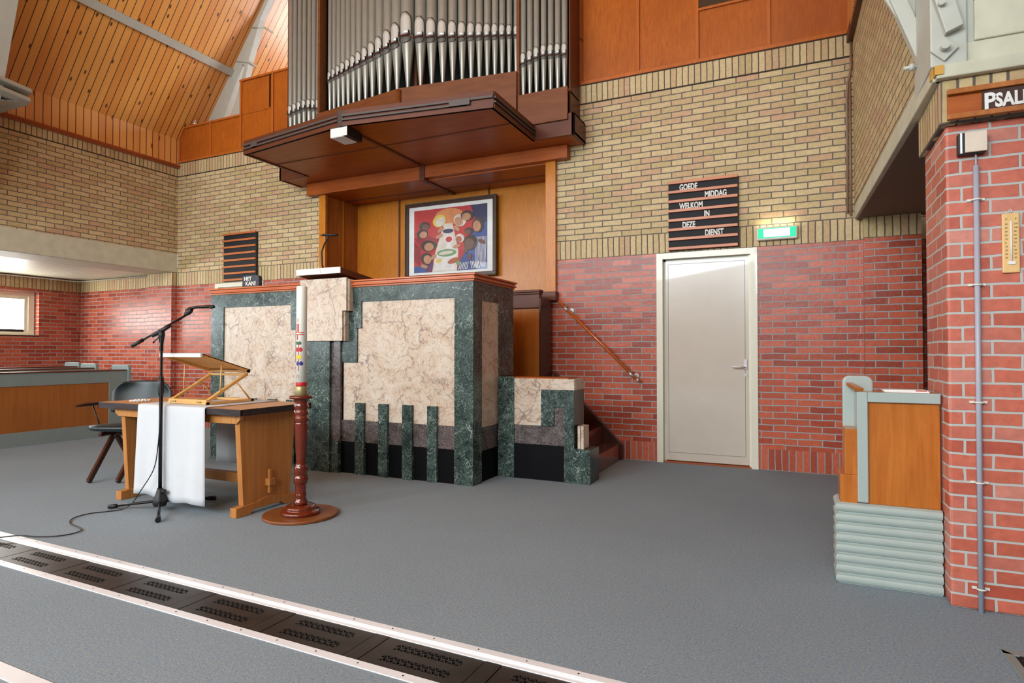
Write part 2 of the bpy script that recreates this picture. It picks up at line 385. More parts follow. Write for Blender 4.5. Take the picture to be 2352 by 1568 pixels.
def text_mb(txt, size, depth, xs=1.0, bold=.0):
    cu = bpy.data.curves.new('t', 'FONT'); cu.body = txt; cu.size = size; cu.extrude = depth/2; cu.offset = bold; cu.resolution_u = 3
    ob = bpy.data.objects.new('t', cu); COL.objects.link(ob)
    dg = bpy.context.evaluated_depsgraph_get(); me = bpy.data.meshes.new_from_object(ob.evaluated_get(dg))
    vs = [(v.co.x*xs, v.co.y, v.co.z) for v in me.vertices]; fs = [tuple(p.vertices) for p in me.polygons]
    bpy.data.objects.remove(ob); bpy.data.curves.remove(cu); bpy.data.meshes.remove(me)
    return vs, fs
def wall_text(mb, txt, x, y, z, size, depth=.004, xs=1.0, bold=0., tilt=0):
    """text facing -Y, lower left corner at x,z"""
    vs, fs = text_mb(txt, size, depth, xs, bold)
    mb.add([(x+a, y-c, z+b) for a, b, c in vs], fs)

# ---------------------------------------------------------------- constants
W = 6.355; XL = -8.69; XR = .50; C0 = -4.12
EAVE = 4.43; TAN = 1.355; TOPZ = 4.06
BANDS = [(0, .2, 'redsol'), (.2, 2.15, 'red'), (2.15, 2.36, 'yelsol'), (2.36, 3.853, 'yel'), (3.853, 4.06, 'yelsol2')]
def wallpiece(mb, idx, x0, x1, y0, y1, za, zb):
    for a, b, m in BANDS:
        lo, hi = max(a, za), min(b, zb)
        if hi-lo > .002:
            mb.cur = idx[m]; mb.box(x0, x1, y0, y1, lo, hi)
WM = ['redsol', 'red', 'yelsol', 'yel', 'yelsol2']; WI = {k: i for i, k in enumerate(WM)}
# ---------------------------------------------------------------- floor
def ytop(x): return 2.068-.0160*(x+.91)
TW = .308
f = MB()
f.add([(-14, ytop(-14), 0), (5, ytop(5), 0), (5, 12, 0), (-14, 12, 0)], [(0, 1, 2, 3)])
f.add([(-14, -7.2, 0), (5, -7.2, 0), (5, ytop(5)-TW, 0), (-14, ytop(-14)-TW, 0)], [(0, 1, 2, 3)])
struct(f.build('floor', 'carpet'), 'blue-grey speckled carpet floor', 'floor')
f = MB(); f.cur = 0
f.prism([(-14, ytop(-14), 0), (5, ytop(5), 0), (5, ytop(5)-TW, 0), (-14, ytop(-14)-TW, 0)], (0, 0, -.12), (0, 0, -.08))
for s0, s1 in ((0, .02), (-TW-.02, -TW)):
    f.prism([(-14, ytop(-14)+s0, 0), (5, ytop(5)+s0, 0), (5, ytop(5)+s1, 0), (-14, ytop(-14)+s1, 0)], (0, 0, -.12), (0, 0, -.001))
struct(f.build('trim_1', 'irondark'), 'dark pit of the heating channel under the floor grates', 'floor channel')

# ---------------------------------------------------------------- walls
b = MB()
NX0, NX1, NZ0, NZ1 = -5.80, -2.41, 1.80, 3.30
D1 = (-1.307, -.337, 2.15); D2 = (-7.84, -6.86, 2.15)
def wn(x0, x1, za, zb): wallpiece(b, WI, x0, x1, W, W+.22, za, zb)
wn(-11.35, D2[0], 0, 2.36); wn(XL-.0, D2[0], 2.36, 4.06) if False else None
wn(D2[0], D2[1], 2.15, 2.36); wn(D2[1], NX0, 0, 2.36)
wn(XL, NX0, 2.36, 4.06)
wn(NX0, NX1, 0, NZ0); wn(NX0, NX1, NZ1, 4.06)
wn(NX1, D1[0], 0, 4.06); wn(D1[0], D1[1], 2.15, 4.06); wn(D1[1], .95, 0, 4.06)
struct(b.build('wall_back', WM), 'organ wall of red brick below and yellow brick above', 'wall')
# dark joint lines under and over the upper soldier course
b = MB(); b.box(XL, .55, W-.006, W+.02, 3.843, 3.857)
b.box(XL, .55, W-.004, W+.02, 4.052, 4.062)
struct(b.build('trim_2', 'joint'), 'dark open joint under the upper soldier course of the organ wall', 'joint')
# left aisle back pier
b = MB()
wallpiece(b, WI, XL-.57, XL, W-.095, W, 0, 2.36)
struct(b.build('wall_pier_left', WM), 'shallow brick pier at the left corner of the organ wall', 'pier')
# left wall above the beam
b = MB(); wallpiece(b, WI, XL-.3, XL, -7, W, 2.65, 3.99)
struct(b.build('wall_left', WM), 'yellow brick wall above the left concrete beam', 'wall')
b = MB(); b.box(XL-.006, XL+.004, -7, W, 3.843, 3.857)
struct(b.build('trim_3', 'joint'), 'dark open joint in the left wall', 'joint')
b = MB(); b.yz([(-7, 2.36), (W, 2.36), (W, 2.655), (-7, 2.655)], XL-.57, XL+.0)
b.box(XL, XL+.012, -7, W, 2.36, 2.44)
struct(b.build('trim_4', 'conc', bevel=.006), 'pale painted concrete beam over the left aisle', 'beam')
# left aisle: side wall with window, ceiling
b = MB(); AX = -11.15
wallpiece(b, WI, AX-.3, AX, -7, 3.2, 0, 2.36); wallpiece(b, WI, AX-.3, AX, 5.72, W+.2, 0, 2.36)
wallpiece(b, WI, AX-.3, AX, 3.2, 5.72, 0, 1.40); wallpiece(b, WI, AX-.3, AX, 3.2, 5.72, 2.10, 2.36)
struct(b.build('wall_aisle_left', WM), 'red brick aisle wall with window at the far left', 'wall')
b = MB(); b.box(AX-.3, XL-.57, -7, W+.2, 2.36, 2.42)
struct(b.build('ceiling_aisle_left', 'whiteplank'), 'white boarded ceiling of the left aisle', 'ceiling')
b = MB(); b.tube([(AX+.02, -7, 2.335), (AX+.02, W-.03, 2.335), (-9.26, W-.03, 2.335)], .012, 8)
struct(b.build('trim_5', 'white'), 'thin white pipe under the left aisle ceiling', 'pipe')
wd = thing('window_1', 'bright cream-framed aisle window at the far left', 'window', (AX, 4.5, 1.4), kind='structure')
b = MB(); 
for y0, y1, z0, z1 in ((3.2, 3.27, 1.46, 2.03), (5.62, 5.70, 1.46, 2.03), (3.2, 5.70, 2.03, 2.10), (3.2, 5.70, 1.41, 1.46)): b.box(AX-.16, AX-.10, y0, y1, z0, z1)
b.build('window_frame', 'white', wd)
b = MB()
for y0, y1, z0, z1 in ((3.27, 3.31, 1.49, 1.98), (5.57, 5.62, 1.49, 1.98), (3.27, 5.62, 1.98, 2.03), (3.27, 5.62, 1.46, 1.49), (4.42, 4.47, 1.49, 1.98)): b.box(AX-.15, AX-.12, y0, y1, z0, z1)
b.build('sash', 'white', wd)
b = MB(); b.box(AX-.30, AX, 3.2, 5.72, 1.385, 1.41); b.build('window_sill', 'white', wd)
b = MB(); b.box(AX-.12, AX-.09, 3.3, 5.55, 1.455, 1.495); b.build('draught_strip', 'blkplastic', wd)
b = MB(); b.box(AX-.14, AX-.135, 3.3, 5.6, 1.47, 2.0); b.build('stained_glass_pane', 'skyglow', wd)
b = MB()
for i in range(7): b.box(AX-.134, AX-.13, 4.95-.12*i, 5.03-.12*i, 1.885, 1.893)
for i in range(2): b.tube([(AX-.132, 5.2, 1.84), (AX-.132, 4.6, 1.80-.02*i), (AX-.132, 4.1, 1.86)], .004, 6)
b.build('leading', 'cblue', wd)

# right side: beam, wall above it, pilaster, aisle
def xr(y): return .49+(6.355-y)*.0245
b = MB()
for a, c, m in BANDS:
    lo, hi = max(a, 2.46), c
    if hi > lo:
        b.cur = WI[m]; b.prism([(xr(3.6), 3.6, 0), (xr(W), W, 0), (xr(W)+.3, W, 0), (xr(3.6)+.3, 3.6, 0)], (0, 0, lo), (0, 0, hi))
struct(b.build('wall_right', WM), 'yellow brick wall above the right concrete beam', 'wall')
b = MB()
b.cur = 0; b.prism([(xr(3.27), 3.27, 0), (xr(W), W, 0), (1.15, W, 0), (1.15, 3.27, 0)], (0, 0, 2.345), (0, 0, 2.50))
struct(b.build('trim_6', 'conc', bevel=.006), 'pale painted concrete beam over the right aisle', 'beam')
b = MB(); b.prism([(xr(3.8)+.03, 3.8, 0), (xr(W)+.02, W, 0), (3.2, W, 0), (3.2, 3.8, 0)], (0, 0, 2.335), (0, 0, 2.3445))  # brown colour carries the shade under the aisle ceiling
struct(b.build('ceiling_aisle_right', 'concdark'), 'soffit of the right aisle with its shade put into the brown', 'ceiling')
b = MB(); b.box(1.15, 3.2, -7, W, 2.345, 2.42)
struct(b.build('ceiling_aisle_right_boards', 'whiteplank'), 'boards above the right aisle', 'ceiling')
b = MB(); wallpiece(b, WI, .556, .99, 6.262, W+.15, 0, 2.335)
struct(b.build('wall_pilaster_right', WM), 'brick pilaster at the right end of the organ wall', 'pier')
b = MB(); wallpiece(b, WI, .95, 3.3, W+.22, W+.45, 0, 2.6); wallpiece(b, WI, 3.0, 3.3, -7, W+.4, 0, 2.6)
struct(b.build('wall_aisle_right', WM), 'brick wall of the right aisle behind the pier', 'wall')
# church behind the viewer
b = MB(); wallpiece(b, WI, AX-.3, 3.3, -7.25, -7.0, 0, 4.06); b.cur = WI['yel']
b.prism([(XL-.3, 0, 4.06), (1.0, 0, 4.06), (C0, 0, 10.7)], (0, -7.25, 0), (0, -7.0, 0))
struct(b.build('wall_front', WM), 'brick end wall of the nave behind the viewer', 'wall')
b = MB(); b.cur = WI['yel']; b.box(.50, .8, -7, 2.1, 2.46, 4.0); b.cur = WI['yelsol']; b.box(.50, .8, -7, 2.1, 2.35, 2.46)
struct(b.build('wall_right_nave', WM), 'upper nave wall on the right behind the viewer', 'wall')
# near right pier
b = MB(); PM = ['redpier', 'yelsol']; 
b.cur = 0; b.box(.614, 1.9, 3.295, 3.77, 0, 2.145)
struct(b.build('wall_pier_right', PM, bevel=.012), 'large red brick pier at the right edge', 'pier')
b = MB(); b.box(.592, 1.9, 3.268, 3.80, 2.145, 2.345)
struct(b.build('wall_pier_right_band', ['yelsol'], bevel=.008), 'yellow soldier course on top of the right pier', 'brick band')
b = MB(); b.box(.575, 1.9, 3.235, 3.3, 2.345, 2.405)
b.box(.72, 1.9, 3.262, 3.8, 2.50, 2.68)
struct(b.build('trim_7', 'conc', bevel=.006), 'concrete ledge on the right pier', 'ledge')
b = MB(); b.cur = 0; b.box(.73, 1.9, 3.266, 3.8, 2.68, 3.9)
struct(b.build('wall_pier_right_top', 'yel'), 'yellow brick above the ledge in the top right corner', 'wall')
b = MB(); b.prism([(.568, 3.228, 0), (.60, 3.228, 0), (.568, 3.27, 0)], (0, 0, 2.36), (0, 0, 2.40))
b.prism([(.5635, 3.27, 2.355), (.5625, 3.31, 2.36), (.5625, 3.30, 2.41), (.5635, 3.26, 2.42)], (-.002, 0, 0), (.002, 0, 0))
struct(b.build('trim_8', 'ochre'), 'ochre patch of chipped paint on the corner of the right beam', 'paint patch')

# ---------------------------------------------------------------- roof
def slope_z(x): return EAVE+TAN*(x-XL)
RX = C0; RZ = slope_z(RX)
b = MB(); y0, y1 = -7, 11
b.cur = 0
b.prism([(XL, 0, EAVE), (RX, 0, RZ), (RX, 0, RZ+.08), (XL-.08, 0, EAVE+.04)], (0, y0, 0), (0, y1, 0))
XRR = 2*C0-XL
b.prism([(XRR, 0, EAVE), (RX, 0, RZ), (RX, 0, RZ+.08), (XRR+.08, 0, EAVE+.04)], (0, y0, 0), (0, y1, 0))
struct(b.build('ceiling', 'pine'), 'sloping varnished pine plank ceiling', 'ceiling')
b = MB(); b.box(XL-.04, XL+.0, y0, y1, 3.99, EAVE+.02); b.box(XRR, XRR+.04, y0, y1, 3.99, EAVE+.02)
struct(b.build('trim_9', 'pinestrip'), 'upright pine boarding between wall and roof slope', 'boarding')
b = MB()
b.yz([(y0, 3.975), (W, 3.975), (W, 4.03), (y0, 4.03)], XL-.02, XL+.045)
b.yz([(y0, 3.995), (W, 3.995), (W, 4.02), (y0, 4.02)], XL-.02, XL+.06)
struct(b.build('trim_10', 'trimwood', bevel=.006), 'red-brown cornice rail along the left wall', 'rail')
b = MB(); b.prism([(xr(3.7)-.03, 3.7, 0), (xr(W)-.05, W, 0), (xr(W)+.05, W, 0), (xr(3.7)+.05, 3.7, 0)], (0, 0, 3.975), (0, 0, 4.06))
struct(b.build('trim_11', 'mahogdark', bevel=.005), 'brown cornice rail along the right wall', 'rail')
b = MB(); b.add([(XL, y1, 0), (XRR, y1, 0), (XRR, y1, EAVE), (RX, y1, RZ), (XL, y1, EAVE)], [(0, 1, 2, 3, 4)])
struct(b.build('wall_gable_back', 'pine'), 'boarded gable behind the organ loft', 'wall')
b = MB(); b.box(XL, XRR, W+.22, 11, 3.95, 4.02)
struct(b.build('floor_loft', 'pine'), 'boarded floor of the organ loft', 'floor')

# ---------------------------------------------------------------- trusses
def dirn(ang): return Vector((math.cos(ang), 0, math.sin(ang)))
RA = math.atan(TAN)
def rafter_truss(name, label, ya, yb, side=1, full=True):
    """side=1 left slope; mirrored for the right slope"""
    r = thing(name, label, 'roof truss', (XL if side == 1 else XRR, (ya+yb)/2, 4.4 if not full else 2.5))
    fx = (lambda x: x) if side == 1 else (lambda x: 2*C0-x)
    d = dirn(RA); n = Vector((math.sin(RA), 0, -math.cos(RA)))   # into the room
    return r, fx, d, n
# loft truss (behind the balustrade)
r, fx, d, n = rafter_truss('roof_truss', 'grey-white painted roof truss standing behind the left gallery front', 6.66, 6.9, 1, False)
r.location = (-8.6, 6.78, 4.2)
P0 = Vector((-8.60, 6.66, 4.3)); 
def rp(x, off): q = Vector((x, 0, slope_z(x)))+n*off; return (q.x, q.z)
b = MB(); b.xz([(-8.62, 4.30), (-8.30, 4.30), (-7.683, 5.55), (-7.62, 5.52), (-8.09, 4.30), (-7.83, 4.30), (-7.607, 5.31), (-7.535, 5.60), (-7.40, 5.92), (-7.31, 6.16), (-7.16, 6.38), (-6.6, 7.2), (-5.2, 9.12), (-5.2, slope_z(-5.2)-.002), (-8.62, slope_z(-8.62)-.002)], 6.66, 6.76); b.build('truss_frame', 'steel', r, .004)
for zz in (5.65, 6.1):
    b = MB(); x = XL+(zz-EAVE)/TAN
    b.tube([(x+.0, 6.645, zz-.04), (x+.27, 6.645, zz-.11)], .007, 8); b.tube([(x+.27, 6.62, zz-.11), (x+.27, 6.80, zz-.11)], .014, 8)
    b.build('tie_bolt', 'steel', r)
# near left truss (foot of it just enters the frame)
r = thing('roof_truss', 'grey-white roof truss with moulded bracket at the far left edge', 'roof truss', (-8.6, 3.55, 2.66))
b = MB(); b.xz([(-8.72, 2.66), (-8.25, 3.3), (-7.915, 4.09), (-7.655, 4.95), (-6.6, 7.2), (-7.1, 7.2), (-8.35, 5.1), (-8.69, 4.43)], 3.45, 3.69); b.build('chord', 'steel', r, .006)
b = MB()
b.prism([(-8.66, 3.2, 0), (-7.85, 3.2, 0), (-7.72, 3.40, 0), (-7.85, 3.93, 0), (-8.0, 3.97, 0), (-8.66, 3.97, 0)], (0, 0, 4.075), (0, 0, 4.12))
b.build('upper_bracket_plate', 'steel', r, .01)
b = MB()
b.prism([(-8.66, 3.2, 0), (-7.85, 3.2, 0), (-7.74, 3.40, 0), (-7.87, 3.93, 0), (-8.02, 3.97, 0), (-8.66, 3.97, 0)], (0, 0, 3.975), (0, 0, 4.02))
b.build('lower_bracket_plate', 'steel', r, .01)
b = MB(); b.yz([(3.3, 4.08), (3.78, 4.08), (3.78, 4.0), (3.3, 4.0)], -8.6, -8.05); b.build('bracket_core', 'steel', r)
b = MB()
pts = [(3.86-.34*math.sin(a), 3.975-.42*(1-math.cos(a))) for a in [i*PI/16 for i in range(9)]]
b.yz(pts+[(p[0]-.10, p[1]-.02) for p in reversed(pts)], -8.3, -8.0)
b.build('curved_brace', 'steel', r, .008)
# right truss foot
r = thing('roof_truss', 'grey-white roof truss foot with bolts above the right pier', 'roof truss', (.62, 3.45, 2.50))
b = MB(); b.box(.556, .692, 3.255, 3.66, 2.405, 4.6); b.build('post', 'steel', r, .006)
b = MB(); b.box(.692, .722, 3.275, 3.66, 2.405, 4.6); b.build('side_post', 'steel', r, .004)
b = MB(); b.xz([(.575, 2.50), (.572, 2.56), (.10, 3.93), (-.6, 5.0), (-.5, 5.0), (.17, 3.93), (.575, 2.75)], 3.60, 3.655); b.build('inner_chord', 'steel', r, .004)
b = MB(); b.xz([(.56, 2.66), (-.55, 5.0), (.556, 5.0)], 3.622, 3.640); b.build('gusset_plate', 'steel', r)
b = MB(); b.xz([(.608, 2.535), (.672, 2.56), (.618, 2.78), (.30, 3.75), (.225, 3.75), (.545, 2.78)], 3.215, 3.253); b.build('diagonal_brace', 'steel', r, .004)
b = MB(); b.beam((.606, 3.250, 2.475), (.606, 3.240, 2.475), .075, .075, (1, 0, 1)); b.tube([(.604, 3.25, 2.478), (.604, 3.205, 2.478)], .017, 16); b.build('bolt_with_diamond_washer', 'steel', r, .002)
b = MB(); b.tube([(.59, 3.22, 2.665), (.59, 3.19, 2.665)], .014, 6); b.build('bolt', 'steel', r)
b = MB(); b.tube([(.56, 3.60, 2.56), (.50, 3.60, 2.56)], .010, 8); b.tube([(.545, 3.60, 2.56), (.525, 3.60, 2.56)], .02, 6); b.build('bolt', 'steel', r)
# purlin
b = MB(); xp = -7.915; zp = slope_z(xp)
b.prism([(xp-.032, 0, slope_z(xp-.032)-.002), (xp+.032, 0, slope_z(xp+.032)-.002), (xp+.032+.06*n.x, 0, slope_z(xp+.032)+.06*n.z), (xp-.032+.06*n.x, 0, slope_z(xp-.032)+.06*n.z)], (0, -7, 0), (0, 6.658, 0))
tag(b.build('purlin', 'steel'), 'slim grey purlin running along the left pine roof slope', 'beam')
b = MB(); xp = -6.2
b.prism([(xp-.032, 0, slope_z(xp-.032)-.002), (xp+.032, 0, slope_z(xp+.032)-.002), (xp+.032+.06*n.x, 0, slope_z(xp+.032)+.06*n.z), (xp-.032+.06*n.x, 0, slope_z(xp-.032)+.06*n.z)], (0, 6.9, 0), (0, 11, 0))
tag(b.build('purlin', 'steel'), 'short piece of grey purlin beside the leftmost organ pipes', 'beam')

# ---------------------------------------------------------------- gallery fronts
YF = W+.0
g = thing('gallery_balustrade', 'stepped orange plywood gallery front left of the organ', 'balustrade', (-7.3, YF, 4.06))
def panel(x0, x1, z0, z1, y=YF+.012, pts=None):
    b = MB()
    if pts: b.xz(pts, y, y+.02)
    else: b.box(x0, x1, y, y+.02, z0, z1)
    b.build('panel', 'ply', g)
panel(0, 0, 0, 0, pts=[(-8.66, 4.09), (-7.995, 4.09), (-7.995, 4.585), (-8.56, 4.585), (-8.66, 4.45)])
panel(-7.965, -7.36, 4.09, 4.585); panel(-7.33, -6.735, 4.09, 4.60); panel(-7.33, -6.735, 4.605, 5.085); panel(-6.70, -6.10, 4.09, 5.09)
b = MB(); b.box(-8.68, -6.12, YF-.012, YF+.06, 4.062, 4.095); b.build('bottom_rail', 'plyframe', g, .003)
b = MB(); b.box(-8.56, -7.35, YF-.012, YF+.08, 4.585, 4.615); b.build('cap_rail', 'plyframe', g, .004)
b = MB(); b.box(-7.37, -6.1, YF-.012, YF+.08, 5.09, 5.12); b.build('cap_rail', 'plyframe', g, .004)
b = MB(); b.beam((-8.675, YF+.02, 4.44), (-8.56, YF+.02, 4.60), .06, .03); b.build('sloped_stile', 'plyframe', g)
for x, za, zb in ((-8.68, 4.06, 4.46), (-7.995, 4.09, 4.59), (-7.365, 4.09, 5.12), (-6.735, 4.09, 5.09)):
    b = MB(); b.box(x, x+.033, YF-.006, YF+.03, za, zb); b.build('stile', 'plyframe', g, .002)
b = MB(); b.box(-6.775, -6.765, YF-.01, YF+.02, 4.62, 5.09); b.build('cable_strip', 'darkwood', g)
g = thing('gallery_balustrade', 'tall orange plywood gallery front right of the organ', 'balustrade', (-.8, YF, 4.06))
panel(-2.10, -1.51, 4.09, 5.6); panel(-1.48, -.895, 4.09, 5.6); panel(-.87, -.235, 4.09, 4.59); panel(-.205, .44, 4.09, 5.6); panel(-.505, -.235, 4.6, 5.6)
b = MB(); b.box(-2.12, .46, YF-.014, YF+.06, 4.062, 4.10); b.build('bottom_rail', 'plyframe', g, .003)
for x in (-1.51, -.905, -.235, .437):
    b = MB(); b.box(x, x+.032, YF-.008, YF+.03, 4.095, 5.6); b.build('stile', 'plyframe', g, .002)
b = MB(); b.box(-.875, -.235, YF-.012, YF+.03, 4.59, 4.615); b.build('cross_rail', 'plyframe', g, .002)
b = MB(); b.box(-.87, -.51, YF+.01, YF+.02, 4.615, 5.4); b.build('window_pane', 'darkglass', g)
b = MB(); b.box(-.52, -.50, YF-.0, YF+.03, 4.615, 5.6); b.build('window_stile', 'plyframe', g)
b = MB(); b.lathe([(.001, 0), (.02, .005), (.026, .025), (.02, .05), (.012, .06), (.018, .08), (.001, .09)], (-8.36, YF+.03, 4.615), 16)
tag(b.build('glass_ornament', 'chrome'), 'tiny silver ornament on the left gallery rail by the roof slope', 'ornament')

# ---------------------------------------------------------------- organ
og = thing('pipe_organ', 'mahogany pipe organ with V-shaped front of grey metal pipes', 'organ', (C0, W, 3.4))
plan = [(-2.05, 6.34), (-2.05, 5.99), (-1.60, 5.99), (-1.60, 5.0), (0, 4.77), (1.60, 5.0), (1.60, 5.99), (2.05, 5.99), (2.05, 6.34)]
b = MB(); b.xy([(C0+x, y) for x, y in plan], 3.40, 3.425); b.build('soffit', 'mahog', og)  # lighter mahogany than the case, in place of light bounced off the floor
b = MB(); b.box(C0-.02, C0+.02, 4.80, 6.19, 3.388, 3.40); b.box(C0-1.6, C0+1.6, 5.44, 5.45, 3.393, 3.40); b.build('soffit_battens', 'mahogdark', og)
# fascia
def seg_box(mb, p, q, off0, off1, z0, z1, a=0., c=1.):
    p = Vector(p); q = Vector(q); d = (q-p); t = d.normalized(); nn = Vector((t.y, -t.x))
    if nn.y > 0 and abs(nn.y) > .3: nn = -nn
    A = p+d*a; B = p+d*c
    mb.prism([(*(A+nn*off0), 0), (*(B+nn*off0), 0), (*(B+nn*off1), 0), (*(A+nn*off1), 0)], (0, 0, z0), (0, 0, z1))
LN = Vector((C0, 4.77)); LL = Vector((C0-1.6, 5.0)); LR = Vector((C0+1.6, 5.0)); LRb = Vector((C0+1.6, 5.99)); LLb = Vector((C0-1.6, 5.99))
b = MB()
for p, q in ((LL, LN), (LN, LR), (LR, LRb)):
    seg_box(b, p, q, -.03, .0, 3.388, 3.545)
    seg_box(b, p, q, -.02, .012, 3.388, 3.425)
    seg_box(b, p, q, -.02, .010, 3.505, 3.545)
b.prism([(C0-1.6, 5.0, 0), (C0-1.57, 5.0, 0), (C0-1.57, 5.99, 0), (C0-1.6, 5.99, 0)], (0, 0, 3.388), (0, 0, 3.545))
b.build('fascia', 'mahogdark', og)
b = MB()
for p, q, a, c in ((LL, LN, .0, .985), (LN, LR, .015, .84), (LR, LRb, .0, 1)):
    seg_box(b, p, q, 0, .024, 3.438, 3.456, a, c)
    seg_box(b, p, q, 0, .024, 3.478, 3.500, a, 1 if p is LN else c)
seg_box(b, LN, LR, 0, .028, 3.438, 3.50, .73, .86); seg_box(b, LL, LN, 0, .028, 3.438, 3.50, .10, .17)
b.build('fascia_strips', 'blackbrown', og, .002)
b = MB(); b.prism([(C0-.035, 4.765, 0), (C0, 4.735, 0), (C0+.035, 4.765, 0), (C0, 4.80, 0)], (0, 0, 3.39), (0, 0, 3.545)); b.build('nose_block', 'blackbrown', og)
for sx in (-1, 1):
    b = MB(); xa, xb = C0+sx*1.60, C0+sx*2.05
    b.box(xa, xb, 5.96, 5.99, 3.39, 3.62); b.box(xb, xb-sx*.03, 5.96, 6.34, 3.39, 3.62); b.box(xa, xb, 5.97, 6.34, 3.60, 3.62)
    b.build('side_box', 'mahogdark', og, .003)
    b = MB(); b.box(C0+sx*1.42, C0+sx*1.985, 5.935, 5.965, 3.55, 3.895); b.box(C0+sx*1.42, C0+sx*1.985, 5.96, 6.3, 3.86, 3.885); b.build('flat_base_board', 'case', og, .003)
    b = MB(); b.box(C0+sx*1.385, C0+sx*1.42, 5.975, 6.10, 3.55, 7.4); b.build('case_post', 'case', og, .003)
    b = MB(); b.box(C0+sx*1.972, C0+sx*1.985, 6.03, 6.335, 3.55, 7.4); b.build('case_side', 'mahogdark', og)
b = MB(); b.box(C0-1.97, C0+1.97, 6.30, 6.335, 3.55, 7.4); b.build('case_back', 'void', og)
b = MB(); b.box(C0-1.6, C0+1.6, 5.0, 6.3, 3.53, 3.545); b.build('deck', 'mahogdark', og)
def vy(dx): return 5.82+.18*abs(dx)/1.4
b = MB()
b.prism([(C0-1.4, vy(1.4)-.06, 0), (C0, vy(0)-.06, 0), (C0+1.4, vy(1.4)-.06, 0), (C0+1.4, 6.28, 0), (C0-1.4, 6.28, 0)], (0, 0, 3.545), (0, 0, 4.165))
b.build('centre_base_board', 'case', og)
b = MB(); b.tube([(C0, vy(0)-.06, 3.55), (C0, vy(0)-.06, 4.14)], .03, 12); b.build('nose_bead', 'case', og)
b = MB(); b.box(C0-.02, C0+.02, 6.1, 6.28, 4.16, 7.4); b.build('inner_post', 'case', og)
def make_pipe(x, y, r, ztoe, zm, face=0., ztop=7.3):
    b = MB(); sh = r*3.1
    b.lathe([(.016, ztoe), (.02, ztoe+.01), (r*.97, zm-.02), (r, zm+.01), (r, ztop)], (x, y, 0), 20)
    p = b.build('pipe', 'pipe', og)
    # mouth shield: arched bright plate wrapped on the front of the pipe
    rows = []; A = 1.02; nseg = 8; rr = r*1.03+.001
    hgt = 3.0*r
    for i in range(7):
        t = i/6.0; row = []
        half = A if t < .55 else A*math.sqrt(max(0, 1-((t-.55)/.47)**2))
        for j in range(nseg+1):
            a = -PI/2+face+half*(2*j/nseg-1)
            row.append((x+rr*math.cos(a), y+rr*math.sin(a), zm+.012+hgt*t))
        rows.append(row)
    rows2 = []
    for i in range(7):
        t = i/6.0; row = []
        half = (A if t < .55 else A*math.sqrt(max(0, 1-((t-.55)/.47)**2)))+.16
        for j in range(nseg+1):
            a = -PI/2+face+half*(2*j/nseg-1)
            row.append((x+(rr-.0016)*math.cos(a), y+(rr-.0016)*math.sin(a), zm+.012+(hgt+r*.2)*t))
        rows2.append(row)
    b = MB(); b.grid(rows2); b.cur = 1; b.grid([[(q[0]+(q[0]-x)*.03, q[1]+(q[1]-y)*.03, q[2]) for q in row] for row in rows]); o = b.build('mouth_shield', ['lipdark', 'pipelip'], p, solid=.0008)
    rows = []
    for i in range(5):
        t = i/4.0; row = []; half = A*math.sqrt(max(0, 1-t*t))
        for j in range(nseg+1):
            a = -PI/2+face+half*(2*j/nseg-1)
            row.append((x+rr*math.cos(a), y+rr*math.sin(a), zm-.012-r*.95*t))
        rows.append(row)
    b = MB(); b.grid(rows); b.build('lower_lip', 'lipdark', p, solid=.002)
    ca, sa = math.cos(face), math.sin(face)
    def loc(u, v, z): return (x+u*ca-v*sa, y+u*sa+v*ca, z)
    b = MB(); b.tube([loc(-r*.9, -r*1.12, zm-.003), loc(r*.9, -r*1.12, zm-.003)], max(.006, r*.13), 8); b.build('beard_rod', 'rod', p)
    b = MB()
    for s in (-1, 1):
        b.beam(loc(s*r*.82, -r*.85, zm+.02), loc(s*r*.82, -r*1.2, zm+.02), .004, .05)
    b.build('ears', 'blk', p)
offs = [0, .155, .303, .443, .566, .683, .79, .89, .984, .1, .1, .1, .1]
offs = [0, .165, .306, .443, .567, .683, .792, .890, .985, 1.075, 1.160, 1.243, 1.322]
dia = [.166, .142, .131, .119, .110, .102, .095, .088, .084, .080, .074, .069, .062]
for i, (o_, d_) in enumerate(zip(offs, dia)):
    zm = 4.815-.185*(o_/1.32)**.8; zt = 4.222-.034*o_/1.32
    for s in ((1,) if i == 0 else (-1, 1)):
        x = C0+.012+s*o_; make_pipe(x, vy(s*o_)+.10, d_/2, zt, zm, s*.13 if i else 0)
fm = [(1.447, 4.264), (1.525, 4.279), (1.602, 4.295), (1.686, 4.303), (1.767, 4.292), (1.847, 4.283), (1.923, 4.268)]
for o_, zm in fm:
    for s in (-1, 1): make_pipe(C0+s*o_, 6.03, .0335, 3.912, zm, 0)
# little white box under the nose
t = thing('spotlight_box', 'small white and black box fixed under the nose of the organ', 'light fitting', (-4.155, 4.9, 3.388))
b = MB(); b.box(-4.26, -4.05, 4.79, 5.02, 3.30, 3.387); o = b.build('housing', 'blkplastic', t)
b = MB(); b.box(-4.26, -4.05, 4.784, 4.79, 3.298, 3.387); b.box(-4.255, -4.10, 4.79, 5.0, 3.294, 3.30); b.build('front_plate', 'paper', t)

